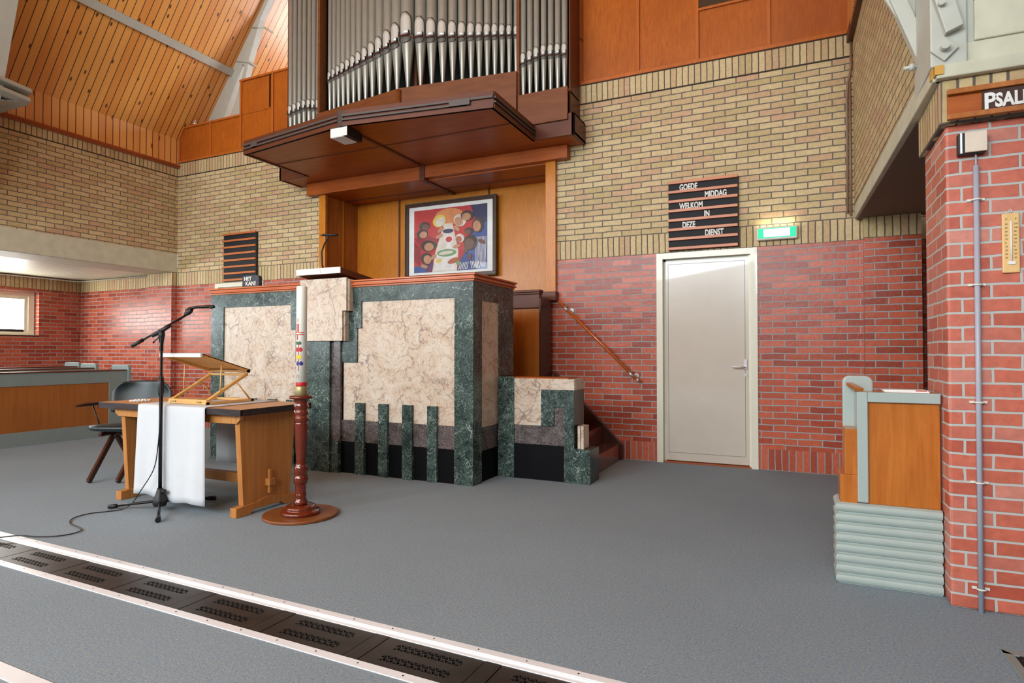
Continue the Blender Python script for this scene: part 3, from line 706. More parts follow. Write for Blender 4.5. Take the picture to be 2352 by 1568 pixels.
# ---------------------------------------------------------------- niche behind the pulpit
nc = thing('wall_niche', 'veneered niche in the organ wall behind the pulpit', 'niche', (C0, 6.6, 1.8), kind='structure')
b = MB(); b.box(-5.72, -2.49, 7.0, 7.03, 1.8, 3.30); b.build('back_panel', 'niche', nc)
b = MB(); b.box(-5.78, -5.72, W-.02, 7.0, 1.8, 3.30); b.build('left_lining', 'nichedark', nc)
b = MB(); b.box(-2.49, -2.43, W-.02, 7.0, 1.8, 3.30); b.build('right_lining', 'nichedark', nc)
b = MB(); b.box(-5.725, -5.712, 6.68, 6.70, 1.8, 3.25); b.build('lining_bead', 'niche', nc)
b = MB(); b.box(-5.78, -2.43, W-.02, 7.0, 3.24, 3.30); b.build('niche_soffit', 'mahog', nc)
b = MB(); b.box(C0-.03, C0+.03, W+.02, 7.0, 3.225, 3.24); b.box(-5.7, -2.5, 6.72, 6.74, 3.232, 3.24); b.build('soffit_batten', 'mahogdark', nc)
b = MB(); b.box(-5.81, -5.70, W-.045, W-.0, 1.8, 3.245); b.build('jamb', 'niche', nc, .003)
b = MB(); b.box(-2.53, -2.41, W-.045, W-.0, 1.8, 3.265); b.build('jamb', 'niche', nc, .003)
b = MB(); b.box(-5.97, C0-.035, W-.11, W-.0, 3.235, 3.398); b.build('header', 'mahog', nc, .003)
b = MB(); b.box(C0+.035, -2.25, W-.11, W-.0, 3.255, 3.398); b.build('header', 'mahog', nc, .003)
b = MB(); b.box(C0-.035, C0+.035, W-.12, W-.0, 3.225, 3.398); b.build('header_key', 'mahogdark', nc)
b = MB(); b.box(-5.85, -2.39, W-.10, 7.0, 1.70, 1.80); b.build('niche_sill', 'mahogdark', nc, .003)
b = MB(); b.box(-5.0, -4.98, 6.985, 7.0, 1.8, 3.24); b.box(-3.60, -3.585, 6.985, 7.0, 1.8, 3.24); b.build('panel_joints', 'mahogdark', nc)
# pulpit back seat panel
bs = thing('pulpit_back_panel', 'brown wooden back panel with dark cap behind the pulpit', 'panelling', (C0, 6.0, .88))
b = MB(); b.box(-5.75, -2.46, 5.98, 6.02, .05, 1.60); b.build('panel', 'pedwood', bs)
b = MB(); b.box(-5.77, -2.455, 5.945, 6.02, 1.60, 1.745); b.box(-5.79, -2.45, 5.93, 6.03, 1.745, 1.765); b.box(-5.80, -2.44, 5.915, 6.03, 1.765, 1.79); b.build('cap', 'mahogdark', bs, .004)
b = MB(); b.box(-2.46, -2.443, 5.95, 6.25, .05, 1.70); b.build('end_post', 'darkwood', bs)

# ---------------------------------------------------------------- framed picture
fp = thing('framed_picture', 'framed print in red and blue hanging in the niche', 'picture', (-4.14, 6.93, 2.115))
PX0, PX1, PZ0, PZ1, PY = -4.835, -3.445, 2.115, 3.145, 6.93
def frame(mb, x0, x1, z0, z1, w, y0, y1):
    mb.box(x0, x1, y0, y1, z0, z0+w); mb.box(x0, x1, y0, y1, z1-w, z1); mb.box(x0, x0+w, y0, y1, z0+w, z1-w); mb.box(x1-w, x1, y0, y1, z0+w, z1-w)
b = MB(); frame(b, PX0+.012, PX1-.012, PZ0+.012, PZ1-.012, .04, PY-.02, PY+.02); b.build('frame', 'darkwood', fp, .004)
b = MB(); frame(b, PX0, PX1, PZ0, PZ1, .014, PY-.03, PY+.02); b.build('gilt_edge', 'goldframe', fp, .003)
b = MB(); b.box(PX0+.05, PX1-.05, PY, PY+.012, PZ0+.05, PZ1-.05); b.build('mount', 'paper', fp)
# plain generic coloured composition
AX0, AX1, AZ0, AZ1 = -4.70, -3.58, 2.20, 3.045
cols = {'red': (196, 44, 44), 'dred': (150, 30, 40), 'orange': (226, 140, 80), 'blue': (60, 84, 150), 'navy': (44, 44, 84), 'skin': (196, 140, 104), 'dskin': (110, 74, 60),
        'brown': (64, 46, 42), 'cream': (224, 210, 196), 'white': (232, 226, 222), 'green': (120, 160, 110), 'yellow': (230, 200, 90), 'violet': (110, 50, 90), 'terra': (180, 90, 60), 'teal': (50, 90, 90)}
names = list(cols); art_m = []
for k in names: art_m.append(plain('print_'+k, rgb(*cols[k]), .5, coat=.4, var=.12))
b = MB(); lay = [0]
def apoly(pts, c):
    lay[0] += 1; y = PY-.0005-.00012*lay[0]; b.cur = names.index(c)
    n_ = len(pts); 
    b.add([(AX0+u*(AX1-AX0), y, AZ0+v*(AZ1-AZ0)) for u, v in pts], [tuple(range(n_))])
def ell(u, v, a, c_, c, rot=0, n_=18):
    apoly([(u+a*math.cos(t)*math.cos(rot)-c_*math.sin(t)*math.sin(rot), v+a*math.cos(t)*math.sin(rot)+c_*math.sin(t)*math.cos(rot)) for t in [2*PI*i/n_ for i in range(n_)]], c)
apoly([(0, 0), (1, 0), (1, 1), (0, 1)], 'red')
apoly([(.78, 1), (1, 1), (1, .6), (.86, .72)], 'navy'); apoly([(0, 0), (.3, 0), (.24, .14), (0, .1)], 'blue'); apoly([(.3, 0), (.26, .2), (.2, .1), (.16, 0)], 'violet')
ell(.49, .86, .2, .13, 'orange'); apoly([(.0, .55), (.1, .42), (.3, .52), (.16, .62)], 'dred'); apoly([(0, .2), (.09, .1), (.1, .4), (0, .5)], 'dred')
apoly([(.6, 0), (.66, .2), (.74, .35), (.8, .55), (.86, .68), (1, .72), (1, 0)], 'blue')
for i in range(9): apoly([(.84+.016*i, 0.03), (.846+.016*i, 0.03), (.86+.016*i, .5), (.853+.016*i, .5)], 'cream')
apoly([(.26, 0), (.6, 0), (.62, .3), (.54, .75), (.42, .75), (.3, .3)], 'cream'); apoly([(.27, .02), (.58, .02), (.55, .17), (.3, .2)], 'white')
ell(.48, .63, .075, .035, 'navy'); ell(.49, .5, .06, .065, 'white'); ell(.49, .5, .045, .045, 'red'); apoly([(.45, .3), (.53, .3), (.52, .45), (.46, .45)], 'white')
ell(.46, .28, .15, .085, 'white'); ell(.46, .29, .135, .06, 'green'); ell(.45, .29, .10, .028, 'cream', .1)
ell(.35, .17, .04, .032, 'yellow'); ell(.56, .16, .09, .04, 'terra', .35); ell(.62, .12, .032, .032, 'green'); ell(.3, .5, .05, .04, 'dred'); ell(.29, .42, .035, .05, 'teal')
for u, v, a, c_, hc, sc, rt_ in ((.15, .74, .075, .07, 'brown', 'dskin', 0), (.12, .62, .08, .075, 'brown', 'skin', .4), (.2, .42, .1, .09, 'brown', 'skin', -.3), (.18, .22, .08, .1, 'brown', 'skin', .2),
        (.36, .80, .09, .1, 'yellow', 'cream', -.4), (.64, .78, .08, .1, 'cream', 'skin', .4), (.74, .84, .09, .08, 'brown', 'skin', -.3), (.88, .68, .075, .12, 'brown', 'skin', .1), (.76, .60, .06, .055, 'brown', 'dskin', 0), (.78, .42, .09, .12, 'brown', 'dskin', 0), (.64, .5, .06, .07, 'cream', 'terra', .2)):
    ell(u, v, a, c_, hc, rt_); ell(u+.015*(1 if u < .5 else -1), v-.015, a*.68, c_*.72, sc, rt_)
for u, v, rt_ in ((.38, .66, .8), (.36, .56, .5), (.6, .66, 2.2), (.15, .1, -.4), (.28, .24, .9), (.77, .2, 1.4), (.72, .3, 1.2), (.93, .42, -.6), (.6, .38, .3)):
    ell(u, v, .055, .028, 'skin' if u < .7 else 'dskin', rt_)
for i in range(6): apoly([(.62+.022*i, .01), (.631+.022*i, .01), (.66+.02*i, .12), (.65+.02*i, .12)], 'white')
for i in range(6): apoly([(.80+.02*i, .02), (.81+.02*i, .02), (.79+.02*i, .13), (.78+.02*i, .13)], 'white')
o = b.build('print', art_m, fp)

# ---------------------------------------------------------------- pulpit
FY = 4.53; PXL, PXR = -5.65, -2.475; BY = 5.34
pu = thing('pulpit', 'wide marble pulpit of pink and green slabs with orange wooden rail', 'pulpit', ((PXL+PXR)/2, 4.9, 0))
b = MB(); b.box(PXL+.04, PXR-.04, FY+.03, BY, .02, 1.70); b.build('core', 'black', pu)
b = MB(); b.box(PXL+.02, PXR-.02, FY+.015, FY+.03, .0, .30); b.box(PXR-.035, PXR-.015, FY+.03, BY, 0, .30); b.build('plinth', 'black', pu)
b = MB(); b.box(PXL+.02, PXR-.02, FY+.010, FY+.03, .295, .495); b.box(PXR-.035, PXR-.012, FY+.03, 5.02, .27, .475); b.build('purple_marble_band', 'purple', pu)
b = MB(); b.box(PXL+.18, -4.3, FY+.014, FY+.03, .495, 1.60); b.build('pink_marble_panel', 'pink', pu)
b = MB(); b.box(-3.87, PXR-.17, FY+.014, FY+.03, .495, 1.60); b.build('pink_marble_panel', 'pink', pu)
b = MB(); b.box(PXR-.035, PXR-.008, 4.685, 5.03, .475, 1.60); b.build('pink_marble_panel', 'pink', pu)
b = MB(); b.box(PXL, PXL+.185, FY, FY+.05, 0, 1.60); b.build('green_marble_stile', 'green', pu)
b = MB(); b.box(PXR-.183, PXR, FY, FY+.04, 0, 1.60); b.build('green_marble_stile', 'green', pu)
b = MB(); b.box(PXR-.03, PXR, FY+.04, 4.69, 0, 1.58); b.box(PXR-.03, PXR, 5.02, BY, .91, 1.58); b.build('green_marble_side_stile', 'green', pu)
b = MB(); b.box(PXL, PXR, FY, FY+.04, 1.60, 1.735); b.box(PXR-.03, PXR, FY+.04, BY, 1.58, 1.735); b.box(PXL, PXL+.03, FY+.05, BY, 0, 1.735); b.build('green_marble_top_band', 'green', pu)
b = MB()
b.xz([(-4.525, 1.60), (-4.525, 1.352), (-4.46, 1.352), (-4.46, 1.035), (-4.25, 1.035), (-4.25, 1.60)], FY-.0, FY+.016)
b.build('green_marble_stepped_inlay', 'green', pu); b = MB()
b.xz([(-3.90, 1.60), (-3.90, 1.035), (-3.703, 1.035), (-3.703, 1.354), (-3.655, 1.354), (-3.655, 1.60)], FY-.0, FY+.016)
b.build('green_marble_stepped_inlay', 'green', pu)
for x in (-5.10, -4.83, -4.565, -5.365) : pass
for x0 in (-5.345, -5.085, -4.815, -4.565):
    b = MB(); b.box(x0-.0, x0+.105, FY-.016, FY+.016, 0, .66); b.build('green_marble_slat', 'green', pu)
for x0, x1 in ((-3.711, -3.612), (-3.447, -3.348), (-3.185, -3.082), (-2.923, -2.826)):
    b = MB(); b.box(x0, x1, FY-.016, FY+.016, 0, .66); b.build('green_marble_slat', 'green', pu)
b = MB(); b.box(-4.30, -3.99, FY-.045, FY+.015, 0, 1.26); b.box(-4.40, -3.90, FY-.028, FY+.015, 0, .30); b.build('green_marble_centre_pilaster', 'green', pu)
b = MB(); b.box(-4.36, -3.885, FY-.018, FY+.015, .30, 1.26); b.build('purple_marble_centre_strip', 'purple', pu)
SY = 4.45
b = MB(); b.xz([(-4.325, 1.822), (-4.325, 1.515), (-4.275, 1.515), (-4.275, 1.236), (-3.812, 1.236), (-3.812, 1.515), (-3.765, 1.515), (-3.765, 1.822)], SY, SY+.025)
b.xz([(-4.31, 1.80), (-4.31, 1.515), (-4.26, 1.515), (-4.26, 1.236), (-3.80, 1.236), (-3.80, 1.515), (-3.752, 1.515), (-3.752, 1.81)], SY+.027, FY+.0)
b.build('pink_marble_centre_slab', 'pink', pu)
# moulding
b = MB()
for z0, z1, e in ((1.735, 1.752, .012), (1.752, 1.765, .030), (1.765, 1.785, .018), (1.785, 1.80, .036)):
    b.box(PXL-e+.02, PXR+e, FY-e, FY+.10, z0, z1); b.box(PXR-.10, PXR+e, FY+.10, BY+e*.5, z0, z1); b.box(PXL-e+.02, PXL+.10, FY+.10, BY, z0, z1)
b.build('moulding', 'mould', pu, .003)
# reading desk
b = MB()
xs0, xs1 = -4.335, -3.80
b.yz([(4.415, 1.862), (4.415, 1.915), (4.90, 1.862), (4.90, 1.80), (4.86, 1.80)], xs0, xs1)
b.build('reading_desk', 'mahogdark', pu, .003)
b = MB(); b.box(xs0, xs1, 4.405, 4.416, 1.860, 1.918); b.build('desk_front_strip', 'paper', pu, .003)  # near-white colour stands in for glare on the desk's wooden edge
# stair enclosure
st = thing('pulpit_stair_enclosure', 'low marble-clad stair wall at the right end of the pulpit', 'stair wall', (-2.0, 5.1, 0))
SF = 5.0; E0, E1 = PXR+.002, -1.74
b = MB(); b.box(E0, E1-.02, SF+.03, 5.26, 0.02, .79); b.build('core', 'black', st)
b = MB(); b.box(-2.31, -1.83, SF+.012, SF+.03, 0, .315); b.build('plinth', 'black', st)
b = MB(); b.box(-2.31, -1.83, SF+.010, SF+.03, .312, .48); b.box(-1.928, -1.832, SF+.009, SF+.03, .478, .65); b.build('purple_marble_band', 'purple', st)
b = MB(); b.box(E0, -2.312, SF, SF+.03, 0, .91); b.build('green_marble_stile', 'green', st)
b = MB(); b.xz([(-2.31, .48), (-2.047, .48), (-2.047, .80), (-1.74, .80), (-1.74, .895), (-2.31, .895)], SF+.004, SF+.03); b.build('pink_marble_panel', 'pink', st)
b = MB(); b.box(-1.835, -1.738, SF+.03, 5.26, .80, .895); b.build('pink_marble_end', 'pink', st)
b = MB(); b.xz([(-2.047, .48), (-1.928, .48), (-1.928, .65), (-1.832, .65), (-1.832, .0), (-1.60, .0), (-1.60, .29), (-1.742, .30), (-1.742, .80), (-2.047, .80)], SF-.004, SF+.03); b.build('green_marble_stepped_panel', 'green', st)
b = MB(); b.box(-1.76, -1.742, SF+.03, 5.27, .28, .80); b.box(-1.74, -1.60, SF+.03, 5.262, 0, .29); b.build('green_marble_end', 'greendk', st)
b = MB(); b.box(-1.72, -1.695, SF+.03, 5.18, .292, .49); b.box(-1.69, -1.665, SF+.03, 5.18, .292, .49); b.build('pink_marble_upright', 'pink', st, .003)
b = MB(); b.box(E0, -1.80, SF+.02, 5.27, .895, .905); b.build('wooden_capping', 'mahog', st)
sw = thing('pulpit_steps', 'dark red-brown wooden steps behind the marble stair wall', 'stairs', (-1.9, 5.8, 0))
for k in range(4):
    x1 = -1.68-.19*k
    b = MB(); b.box(x1-.19, x1, 5.275, 6.28, 0 if k == 0 else .17*k, .17*(k+1)); b.build('step', 'redwood', sw, .003)
b = MB(); b.xz([(-1.66, 0), (-1.66, .16), (-2.425, .925), (-2.425, .0)], 6.285, 6.335); b.build('wall_stringer', 'darkwood', sw, .003)
# handrail
hr = thing('handrail', 'varnished orange wooden handrail on the brick wall left of the door', 'handrail', (-1.9, 6.3, 1.2))
b = MB(); b.tube([(-2.36, 6.27, 1.69), (-1.495, 6.27, .845)], .016, 14); b.build('rail', 'copper', hr)
for x, z in ((-2.275, 1.60), (-1.56, .90)):
    b = MB(); b.tube([(x+.04, 6.352, z-.02), (x+.04, 6.335, z-.02)], .03, 16); b.tube([(x+.04, 6.345, z-.02), (x, 6.30, z-.01), (x, 6.275, z)], .008, 8); b.tube([(x-.02, 6.27, z+.02), (x+.02, 6.27, z-.02)], .02, 14); b.build('bracket', 'chrome', hr)
b = MB(); b.lathe([(.001, -.02), (.014, -.014), (.02, 0), (.014, .014), (.001, .02)], (-1.492, 6.27, .842), 14); b.build('end_knob', 'chrome', hr)

# gooseneck mic, stone
gm = thing('gooseneck_microphone', 'black gooseneck microphone on the pulpit reading desk', 'microphone', (-4.06, 4.5, 1.91))
b = MB(); b.tube([(-4.06, 4.47, 1.922), (-4.075, 4.47, 1.97), (-4.08, 4.47, 2.08), (-4.05, 4.47, 2.15), (-4.01, 4.47, 2.20), (-4.0, 4.47, 2.235)], .008, 8); b.build('gooseneck', 'blkplastic', gm)
b = MB(); b.tube([(-4.09, 4.47, 2.240), (-4.05, 4.47, 2.241), (-3.89, 4.47, 2.228)], .012, 10, radii=[.006, .012, .011]); b.build('microphone_head', 'blkplastic', gm)
b = MB(); b.tube([(-4.06, 4.41, 1.925), (-4.04, 4.40, 1.90), (-4.02, 4.40, 1.87), (-4.05, 4.40, 1.88), (-4.07, 4.405, 1.90)], .004, 6); b.build('mic_lead', 'paper', gm)
sl = thing('slate_stone', 'dark slate stone with white lettering standing on the left pulpit rail', 'stone', (-5.16, 4.62, 1.80))
pts = []
for i in range(26):
    a = 2*PI*i/26; rx, rz = .122, .066
    c_, s_ = math.cos(a), math.sin(a); k = (abs(c_)**9+abs(s_)**9)**(-1/9.)
    pts.append((-5.16+rx*c_*k*(1+random.uniform(-.05, .03)), 1.868+rz*s_*k*(1+random.uniform(-.06, .03))))
b = MB(); b.xz(pts, 4.60, 4.65); b.build('stone', 'slate', sl, .008)
b = MB(); wall_text(b, 'HET', -5.245, 4.597, 1.878, .056, .003, 1.05, .0012); wall_text(b, 'KAN!', -5.225, 4.597, 1.826, .060, .003, 1.05, .0012); b.build('lettering', 'paper', sl)
b = MB(); b.box(-3.75, -3.60, 5.0, 5.1, 1.802, 1.86)
# ---------------------------------------------------------------- doors
def door(name, x0, x1, zt, label, handle=True):
    d_ = thing(name, label, 'door', ((x0+x1)/2, W, 0), kind='structure')
    fw_ = .062
    b = MB(); b.xz([(x0, 0), (x0+fw_, 0), (x0+fw_, zt-fw_), (x1-fw_, zt-fw_), (x1-fw_, 0), (x1, 0), (x1, zt-.002), (x0, zt-.002)], W-.014, W+.16); b.build('door_frame', 'white', d_)
    b = MB(); b.box(x0+fw_, x0+fw_+.02, W+.055, W+.16, 0, zt-fw_); b.box(x1-fw_-.02, x1-fw_, W+.03, W+.16, 0, zt-fw_); b.box(x0+fw_, x1-fw_, W+.055, W+.16, zt-fw_-.02, zt-fw_); b.build('door_stop', 'white', d_)
    b = MB(); b.box(x0+fw_+.02, x1-fw_-.02, W+.05, W+.09, .02, zt-fw_-.02); lf = b.build('door_leaf', 'doorc', d_, .002)
    b = MB(); a0, a1, c0, c1 = x0+fw_+.045, x1-fw_-.055, .10, zt-fw_-.05
    for q in ((a0, a0+.003, c0, c1), (a1-.003, a1, c0, c1), (a0, a1, c0, c0+.003), (a0, a1, c1-.003, c1)): b.box(q[0], q[1], W+.048, W+.052, q[2], q[3])
    b.build('edge_groove', 'concdark', lf)
    b = MB(); b.box(x0+fw_, x1-fw_, W+.0, W+.16, 0, .012); b.build('threshold', 'trimwood', d_)
    if handle:
        b = MB(); hx = x1-fw_-.055
        b.box(hx-.016, hx+.016, W+.038, W+.05, .96, 1.06); b.tube([(hx, W+.045, .985), (hx, W-.0, .985), (hx-.02, W-.008, .985), (hx-.12, W-.008, .985)], .008, 10)
        b.build('door_handle', 'chrome', lf, .001)
        b = MB(); b.tube([(hx, W+.05, .905), (hx, W+.042, .905)], .017, 14); b.box(hx-.003, hx+.003, W+.039, W+.043, .893, .915); b.build('lock_rosette', 'chrome', lf)
    return d_
door('door_1', D1[0], D1[1], 2.15, 'cream-painted door in white frame under the lettered welcome board')
door('door_2', D2[0], D2[1], 2.15, 'white door frame mostly hidden behind the left half of the pulpit')

# ---------------------------------------------------------------- letter boards
def letter_board(label, x0, x1, z0, z1, lines=None):
    t = thing('letter_board', label, 'letter board', ((x0+x1)/2, W, z0))
    b = MB(); b.box(x0, x1, W-.03, W-.001, z0, z1); b.build('backing', 'letterblack', t, .002)
    n_ = 8; pit = (z1-z0-.018)/7.0
    for i in range(8):
        zz = z0+.004+pit*i*.999
        b = MB(); b.box(x0-.004, x1-.006, W-.058, W-.03, zz, zz+.028); b.build('rail', 'letterwood', t, .002)
    if lines:
        for row, word, fx_ in lines:
            zz = z0+.004+pit*(6-row)+.024
            b = MB(); wall_text(b, word, x0+fx_*(x1-x0), W-.034, zz+.004, .086, .005, .62, .0028); b.build('lettering', 'paper', t)
    return t
letter_board('black letter board with white welcome words above the cream door', -1.178, -.502, 2.165, 2.857,
    [(0, 'GOEDE', .165), (1, 'MIDDAG', .53), (2, 'WELKOM', .165), (3, 'IN', .52), (4, 'DEZE', .205), (5, 'DIENST', .53)])
letter_board('empty black letter board on the wall left of the pulpit niche', -7.64, -6.975, 2.165, 2.852)
# exit sign
ex = thing('exit_sign', 'lit green and white emergency exit sign right above the cream door', 'exit sign', (-.16, W, 2.2))
b = MB(); b.box(-.338, .020, W-.055, W-.001, 2.203, 2.328); b.build('housing', 'clip', ex, .012)
b = MB(); b.box(-.325, .006, W-.060, W-.0555, 2.222, 2.312); b.build('green_diffuser', 'glassg', ex, .002)
b = MB(); b.box(-.275, -.045, W-.0635, W-.0605, 2.230, 2.304); b.build('pictogram_panel', 'glassw', ex, .003)
l = bpy.data.lights.new('exit_glow', 'AREA'); l.size = .3; l.size_y = .06; l.shape = 'RECTANGLE'; l.energy = .55; l.color = (1, 1, .75)
o = bpy.data.objects.new('exit_glow', l); COL.objects.link(o); o.location = (-.16, W-.05, 2.345); o.rotation_euler = (math.radians(150), 0, 0)
tag(o, 'lamp inside the exit sign', 'lamp')
# brown conduits at right corner
b = MB(); b.tube([(.472, 6.33, 3.98), (.472, 6.33, 3.75), (.465, 6.33, 3.68), (.446, 6.33, 3.60), (.437, 6.33, 3.45), (.435, 6.33, 2.40)], .010, 8)
tag(b.build('wall_conduit', 'brownpipe'), 'bent brown conduit running up the right corner of the organ wall', 'conduit')
b = MB(); b.tube([(.462, 6.33, 3.60), (.462, 6.33, 2.375)], .010, 8)
tag(b.build('wall_conduit', 'brownpipe'), 'straight brown conduit right beside the bent one', 'conduit')

# ---------------------------------------------------------------- table
tb = thing('communion_table', 'oak communion table with dark-edged top and trestle legs', 'table', (-4.12, 3.25, 0))
TX0, TX1, TY0, TY1, TZ = -4.905, -3.36, 2.93, 3.58, .745
b = MB(); b.box(TX0+.004, TX1-.004, TY0+.004, TY1-.004, TZ-.04, TZ); b.build('tabletop', 'oakflat', tb, .002)
b = MB(); 
for q in ((TX0, TX1, TY0, TY0+.01), (TX0, TX1, TY1-.01, TY1), (TX0, TX0+.01, TY0, TY1), (TX1-.01, TX1, TY0, TY1)): b.box(q[0], q[1], q[2], q[3], TZ-.044, TZ-.001)
b.build('top_edge', 'wenge', tb, .002)
for y0 in (2.985, 3.50):
    b = MB(); b.xz([(-4.80, .708), (-4.78, .665), (-4.74, .638), (-3.47, .638), (-3.44, .665), (-3.42, .708)], y0, y0+.03); b.build('apron', 'oak', tb, .002)
for x0 in (-4.735, -3.505):
    b = MB(); b.yz([(3.0, .70), (3.51, .70), (3.47, .07), (3.04, .07)], x0, x0+.045); b.build('trestle_panel', 'oak', tb, .003)
    b = MB(); b.yz([(2.975, 0), (2.975, .065), (3.04, .07), (3.14, .075), (3.22, .095), (3.29, .095), (3.37, .075), (3.47, .07), (3.53, .065), (3.53, 0), (3.42, 0), (3.38, .028), (3.13, .028), (3.09, 0)], x0-.008, x0+.053); b.build('foot', 'oak', tb, .004)
b = MB(); b.box(-4.70, -3.50, 3.23, 3.28, .17, .24); b.build('stretcher', 'oak', tb, .003)
b = MB(); b.box(-3.46, -3.415, 3.23, 3.28, .175, .225); b.box(-3.452, -3.43, 3.243, 3.267, .12, .29); b.build('wedge_tenon', 'oak', tb, .002)
# runner
def runner():
    b = MB(); x0, x1 = -4.405, -3.695; nx = 30
    path = [(TY0-.012, z) for z in [.085+(.735-.085)*i/14 for i in range(15)]]+[(TY0-.008, .744), (TY0+.004, .7485)]+[(y, .7485) for y in (3.1, 3.3, 3.5)]+[(TY1-.004, .7485), (TY1+.008, .744)]+[(TY1+.012, z) for z in (.70, .6, .5, .4, .3, .22)]
    rows = []
    for k, (y, z) in enumerate(path):
        row = []
        for i in range(nx+1):
            u = i/nx; x = x0+(x1-x0)*u; dy = 0; dz = 0
            if k < 15:
                amp = (.735-z)/.65; dy = -amp*(.010*math.sin(u*22+1)+.008*math.sin(u*9+.5)+.010)
                x = x+(.018*amp*(u-.5)); dz = -.03*amp*(u-.35)*(1 if k == 0 else amp)+.010*amp*math.sin(u*9)
            if k > 21: dy = (.72-z)*.02*math.sin(u*19)
            row.append((x, y+dy, z+dz))
        rows.append(row)
    b.grid(rows)
    return b
tr = thing('table_runner', 'white linen cloth draped over the communion table', 'tablecloth', (-4.05, 2.92, .08))
runner().build('cloth', 'cloth', tr, solid=.002)
b = MB()
for z in (.60, .565): b.box(-4.05, -3.76, TY1+.004, TY1+.0065, z, z+.012)
b.build('gold_stripes', 'gold', tr)
# book stand
bk = thing('book_stand', 'folding beech book stand with tilted shelf on the white cloth', 'book stand', (-4.0, 3.2, .75))
Z0 = .752
# measured corners
FLx, FRx, FY_ = -4.33, -3.84, 3.06
b = MB()
b.prism([(-4.235, 3.035, 0), (-3.83, 3.035, 0), (-3.83, 3.065, 0), (-4.235, 3.065, 0)], (0, 0, Z0), (0, 0, Z0+.018))
b.box(-4.235, -4.205, 3.03, 3.46, Z0, Z0+.018); b.box(-3.86, -3.83, 3.03, 3.46, Z0, Z0+.018); b.box(-4.235, -3.83, 3.43, 3.46, Z0, Z0+.018)
b.build('base_frame', 'beech', bk, .002)
HZ = .975; HY = 3.40
b = MB()
b.beam((-4.22, 3.05, Z0+.022), (-4.22, HY, HZ-.012), .028, .02); b.beam((-3.845, 3.05, Z0+.022), (-3.845, HY, HZ-.012), .028, .02)
b.beam((-4.235, 3.05, Z0+.026), (-3.83, 3.05, Z0+.026), .028, .018); b.beam((-4.235, HY-.012, HZ-.018), (-3.83, HY-.012, HZ-.018), .028, .018)
b.build('middle_frame', 'beech', bk, .002)
b = MB(); SX0, SX1 = -4.245, -3.82
b.prism([(SX0, 2.99, 1.098), (SX1, 2.99, 1.098), (SX1, HY+.01, HZ), (SX0, HY+.01, HZ)], (0, .004, .014), (0, .0045, .020))
for x in (SX0, SX1-.02): b.prism([(x, 2.99, 1.094), (x+.02, 2.99, 1.094), (x+.02, HY+.01, HZ-.006), (x, HY+.01, HZ-.006)], (0, 0, 0), (0, .006, .026))
b.box(SX0, SX1, HY-.02, HY+.01, HZ, HZ+.018)
b.build('shelf', 'beech', bk)
b = MB(); b.box(SX0-.006, SX1+.006, 2.972, 2.992, 1.094, 1.122); b.build('front_ledge', 'paper', bk, .003)  # glare on the ledge put in as a white material
for x in (-4.23, -3.835):
    b = MB(); b.tube([(x, 3.155, .845), (x, 3.165, 1.045)], .005, 8); b.build('strut', 'beech', bk)
    b = MB(); b.tube([(x, 3.30, .905), (x, 3.42, Z0+.02)], .006, 8); b.build('strut', 'beech', bk)
b = MB(); b.box(-4.19, -4.15, HY+.004, HY+.012, HZ-.006, HZ+.006); b.box(-3.92, -3.88, HY+.004, HY+.012, HZ-.006, HZ+.006); b.box(-4.19, -4.15, 3.026, 3.032, Z0+.014, Z0+.022); b.box(-3.92, -3.88, 3.026, 3.032, Z0+.014, Z0+.022); b.build('hinges', 'brass', bk)
# crochet coaster
b = MB()
b.lathe([(.068, 0), (.068, .004)], (-4.70, 3.13, .7455), 24)
for k in range(16):
    a = 2*PI*k/16; b.lathe([(.001, 0), (.013, .002), (.001, .010)], (-4.70+.066*math.cos(a), 3.13+.066*math.sin(a), .7455), 8)
for k in range(9):
    a = 2*PI*k/9; b.lathe([(.001, 0), (.012, .003), (.001, .012)], (-4.70+.036*math.cos(a), 3.13+.036*math.sin(a), .7485), 8)
tag(b.build('crochet_coaster', 'paper'), 'small white crocheted coaster at the left end of the table', 'coaster')

# ---------------------------------------------------------------- candle
CX_, CY_ = -3.10, 3.205
cs = thing('candlestick', 'tall turned red-brown wooden candlestick on a round base', 'candlestick', (CX_, CY_, 0))
bx, by = -3.135, 3.235
b = MB(); b.lathe([(.245, 0), (.25, .004), (.25, .018), (.246, .022)], (-3.115, 3.22, 0), 64); b.build('base_board', 'basewood', cs)
b = MB(); b.lathe([(.128, .022), (.132, .03), (.132, .042), (.122, .05), (.102, .052), (.104, .062), (.102, .075), (.09, .082), (.05, .084)], (CX_, CY_, 0), 48); b.build('stepped_foot', 'redwood', cs)
prof = [(.045, .084), (.048, .10), (.043, .112), (.036, .125), (.036, .14), (.040, .147), (.036, .155), (.034, .175), (.038, .205), (.036, .22), (.046, .232), (.049, .255), (.046, .278), (.038, .288), (.044, .297), (.047, .325), (.043, .352), (.031, .366),
        (.034, .372), (.031, .380), (.033, .41), (.046, .635), (.046, .642), (.041, .648), (.046, .656), (.051, .672), (.047, .69), (.042, .694), (.048, .703), (.050, .716), (.046, .73), (.042, .735), (.048, .745), (.050, .758), (.046, .772), (.044, .778), (.046, .80), (.05, .805), (.078, .812), (.08, .822), (.076, .832), (.055, .834), (.052, .828), (.02, .828)]
b = MB(); b.lathe(prof, (CX_, CY_, 0), 48); b.build('turned_shaft', 'redwood', cs)
b = MB(); b.lathe([(.040, .828), (.041, .83), (.041, .893), (.039, .896), (.02, .896)], (CX_, CY_, 0), 32); b.build('brass_socket', 'brass', cs)
cd = thing('paschal_candle', 'tall white candle with red cross and coloured butterflies', 'candle', (CX_, CY_, .896))
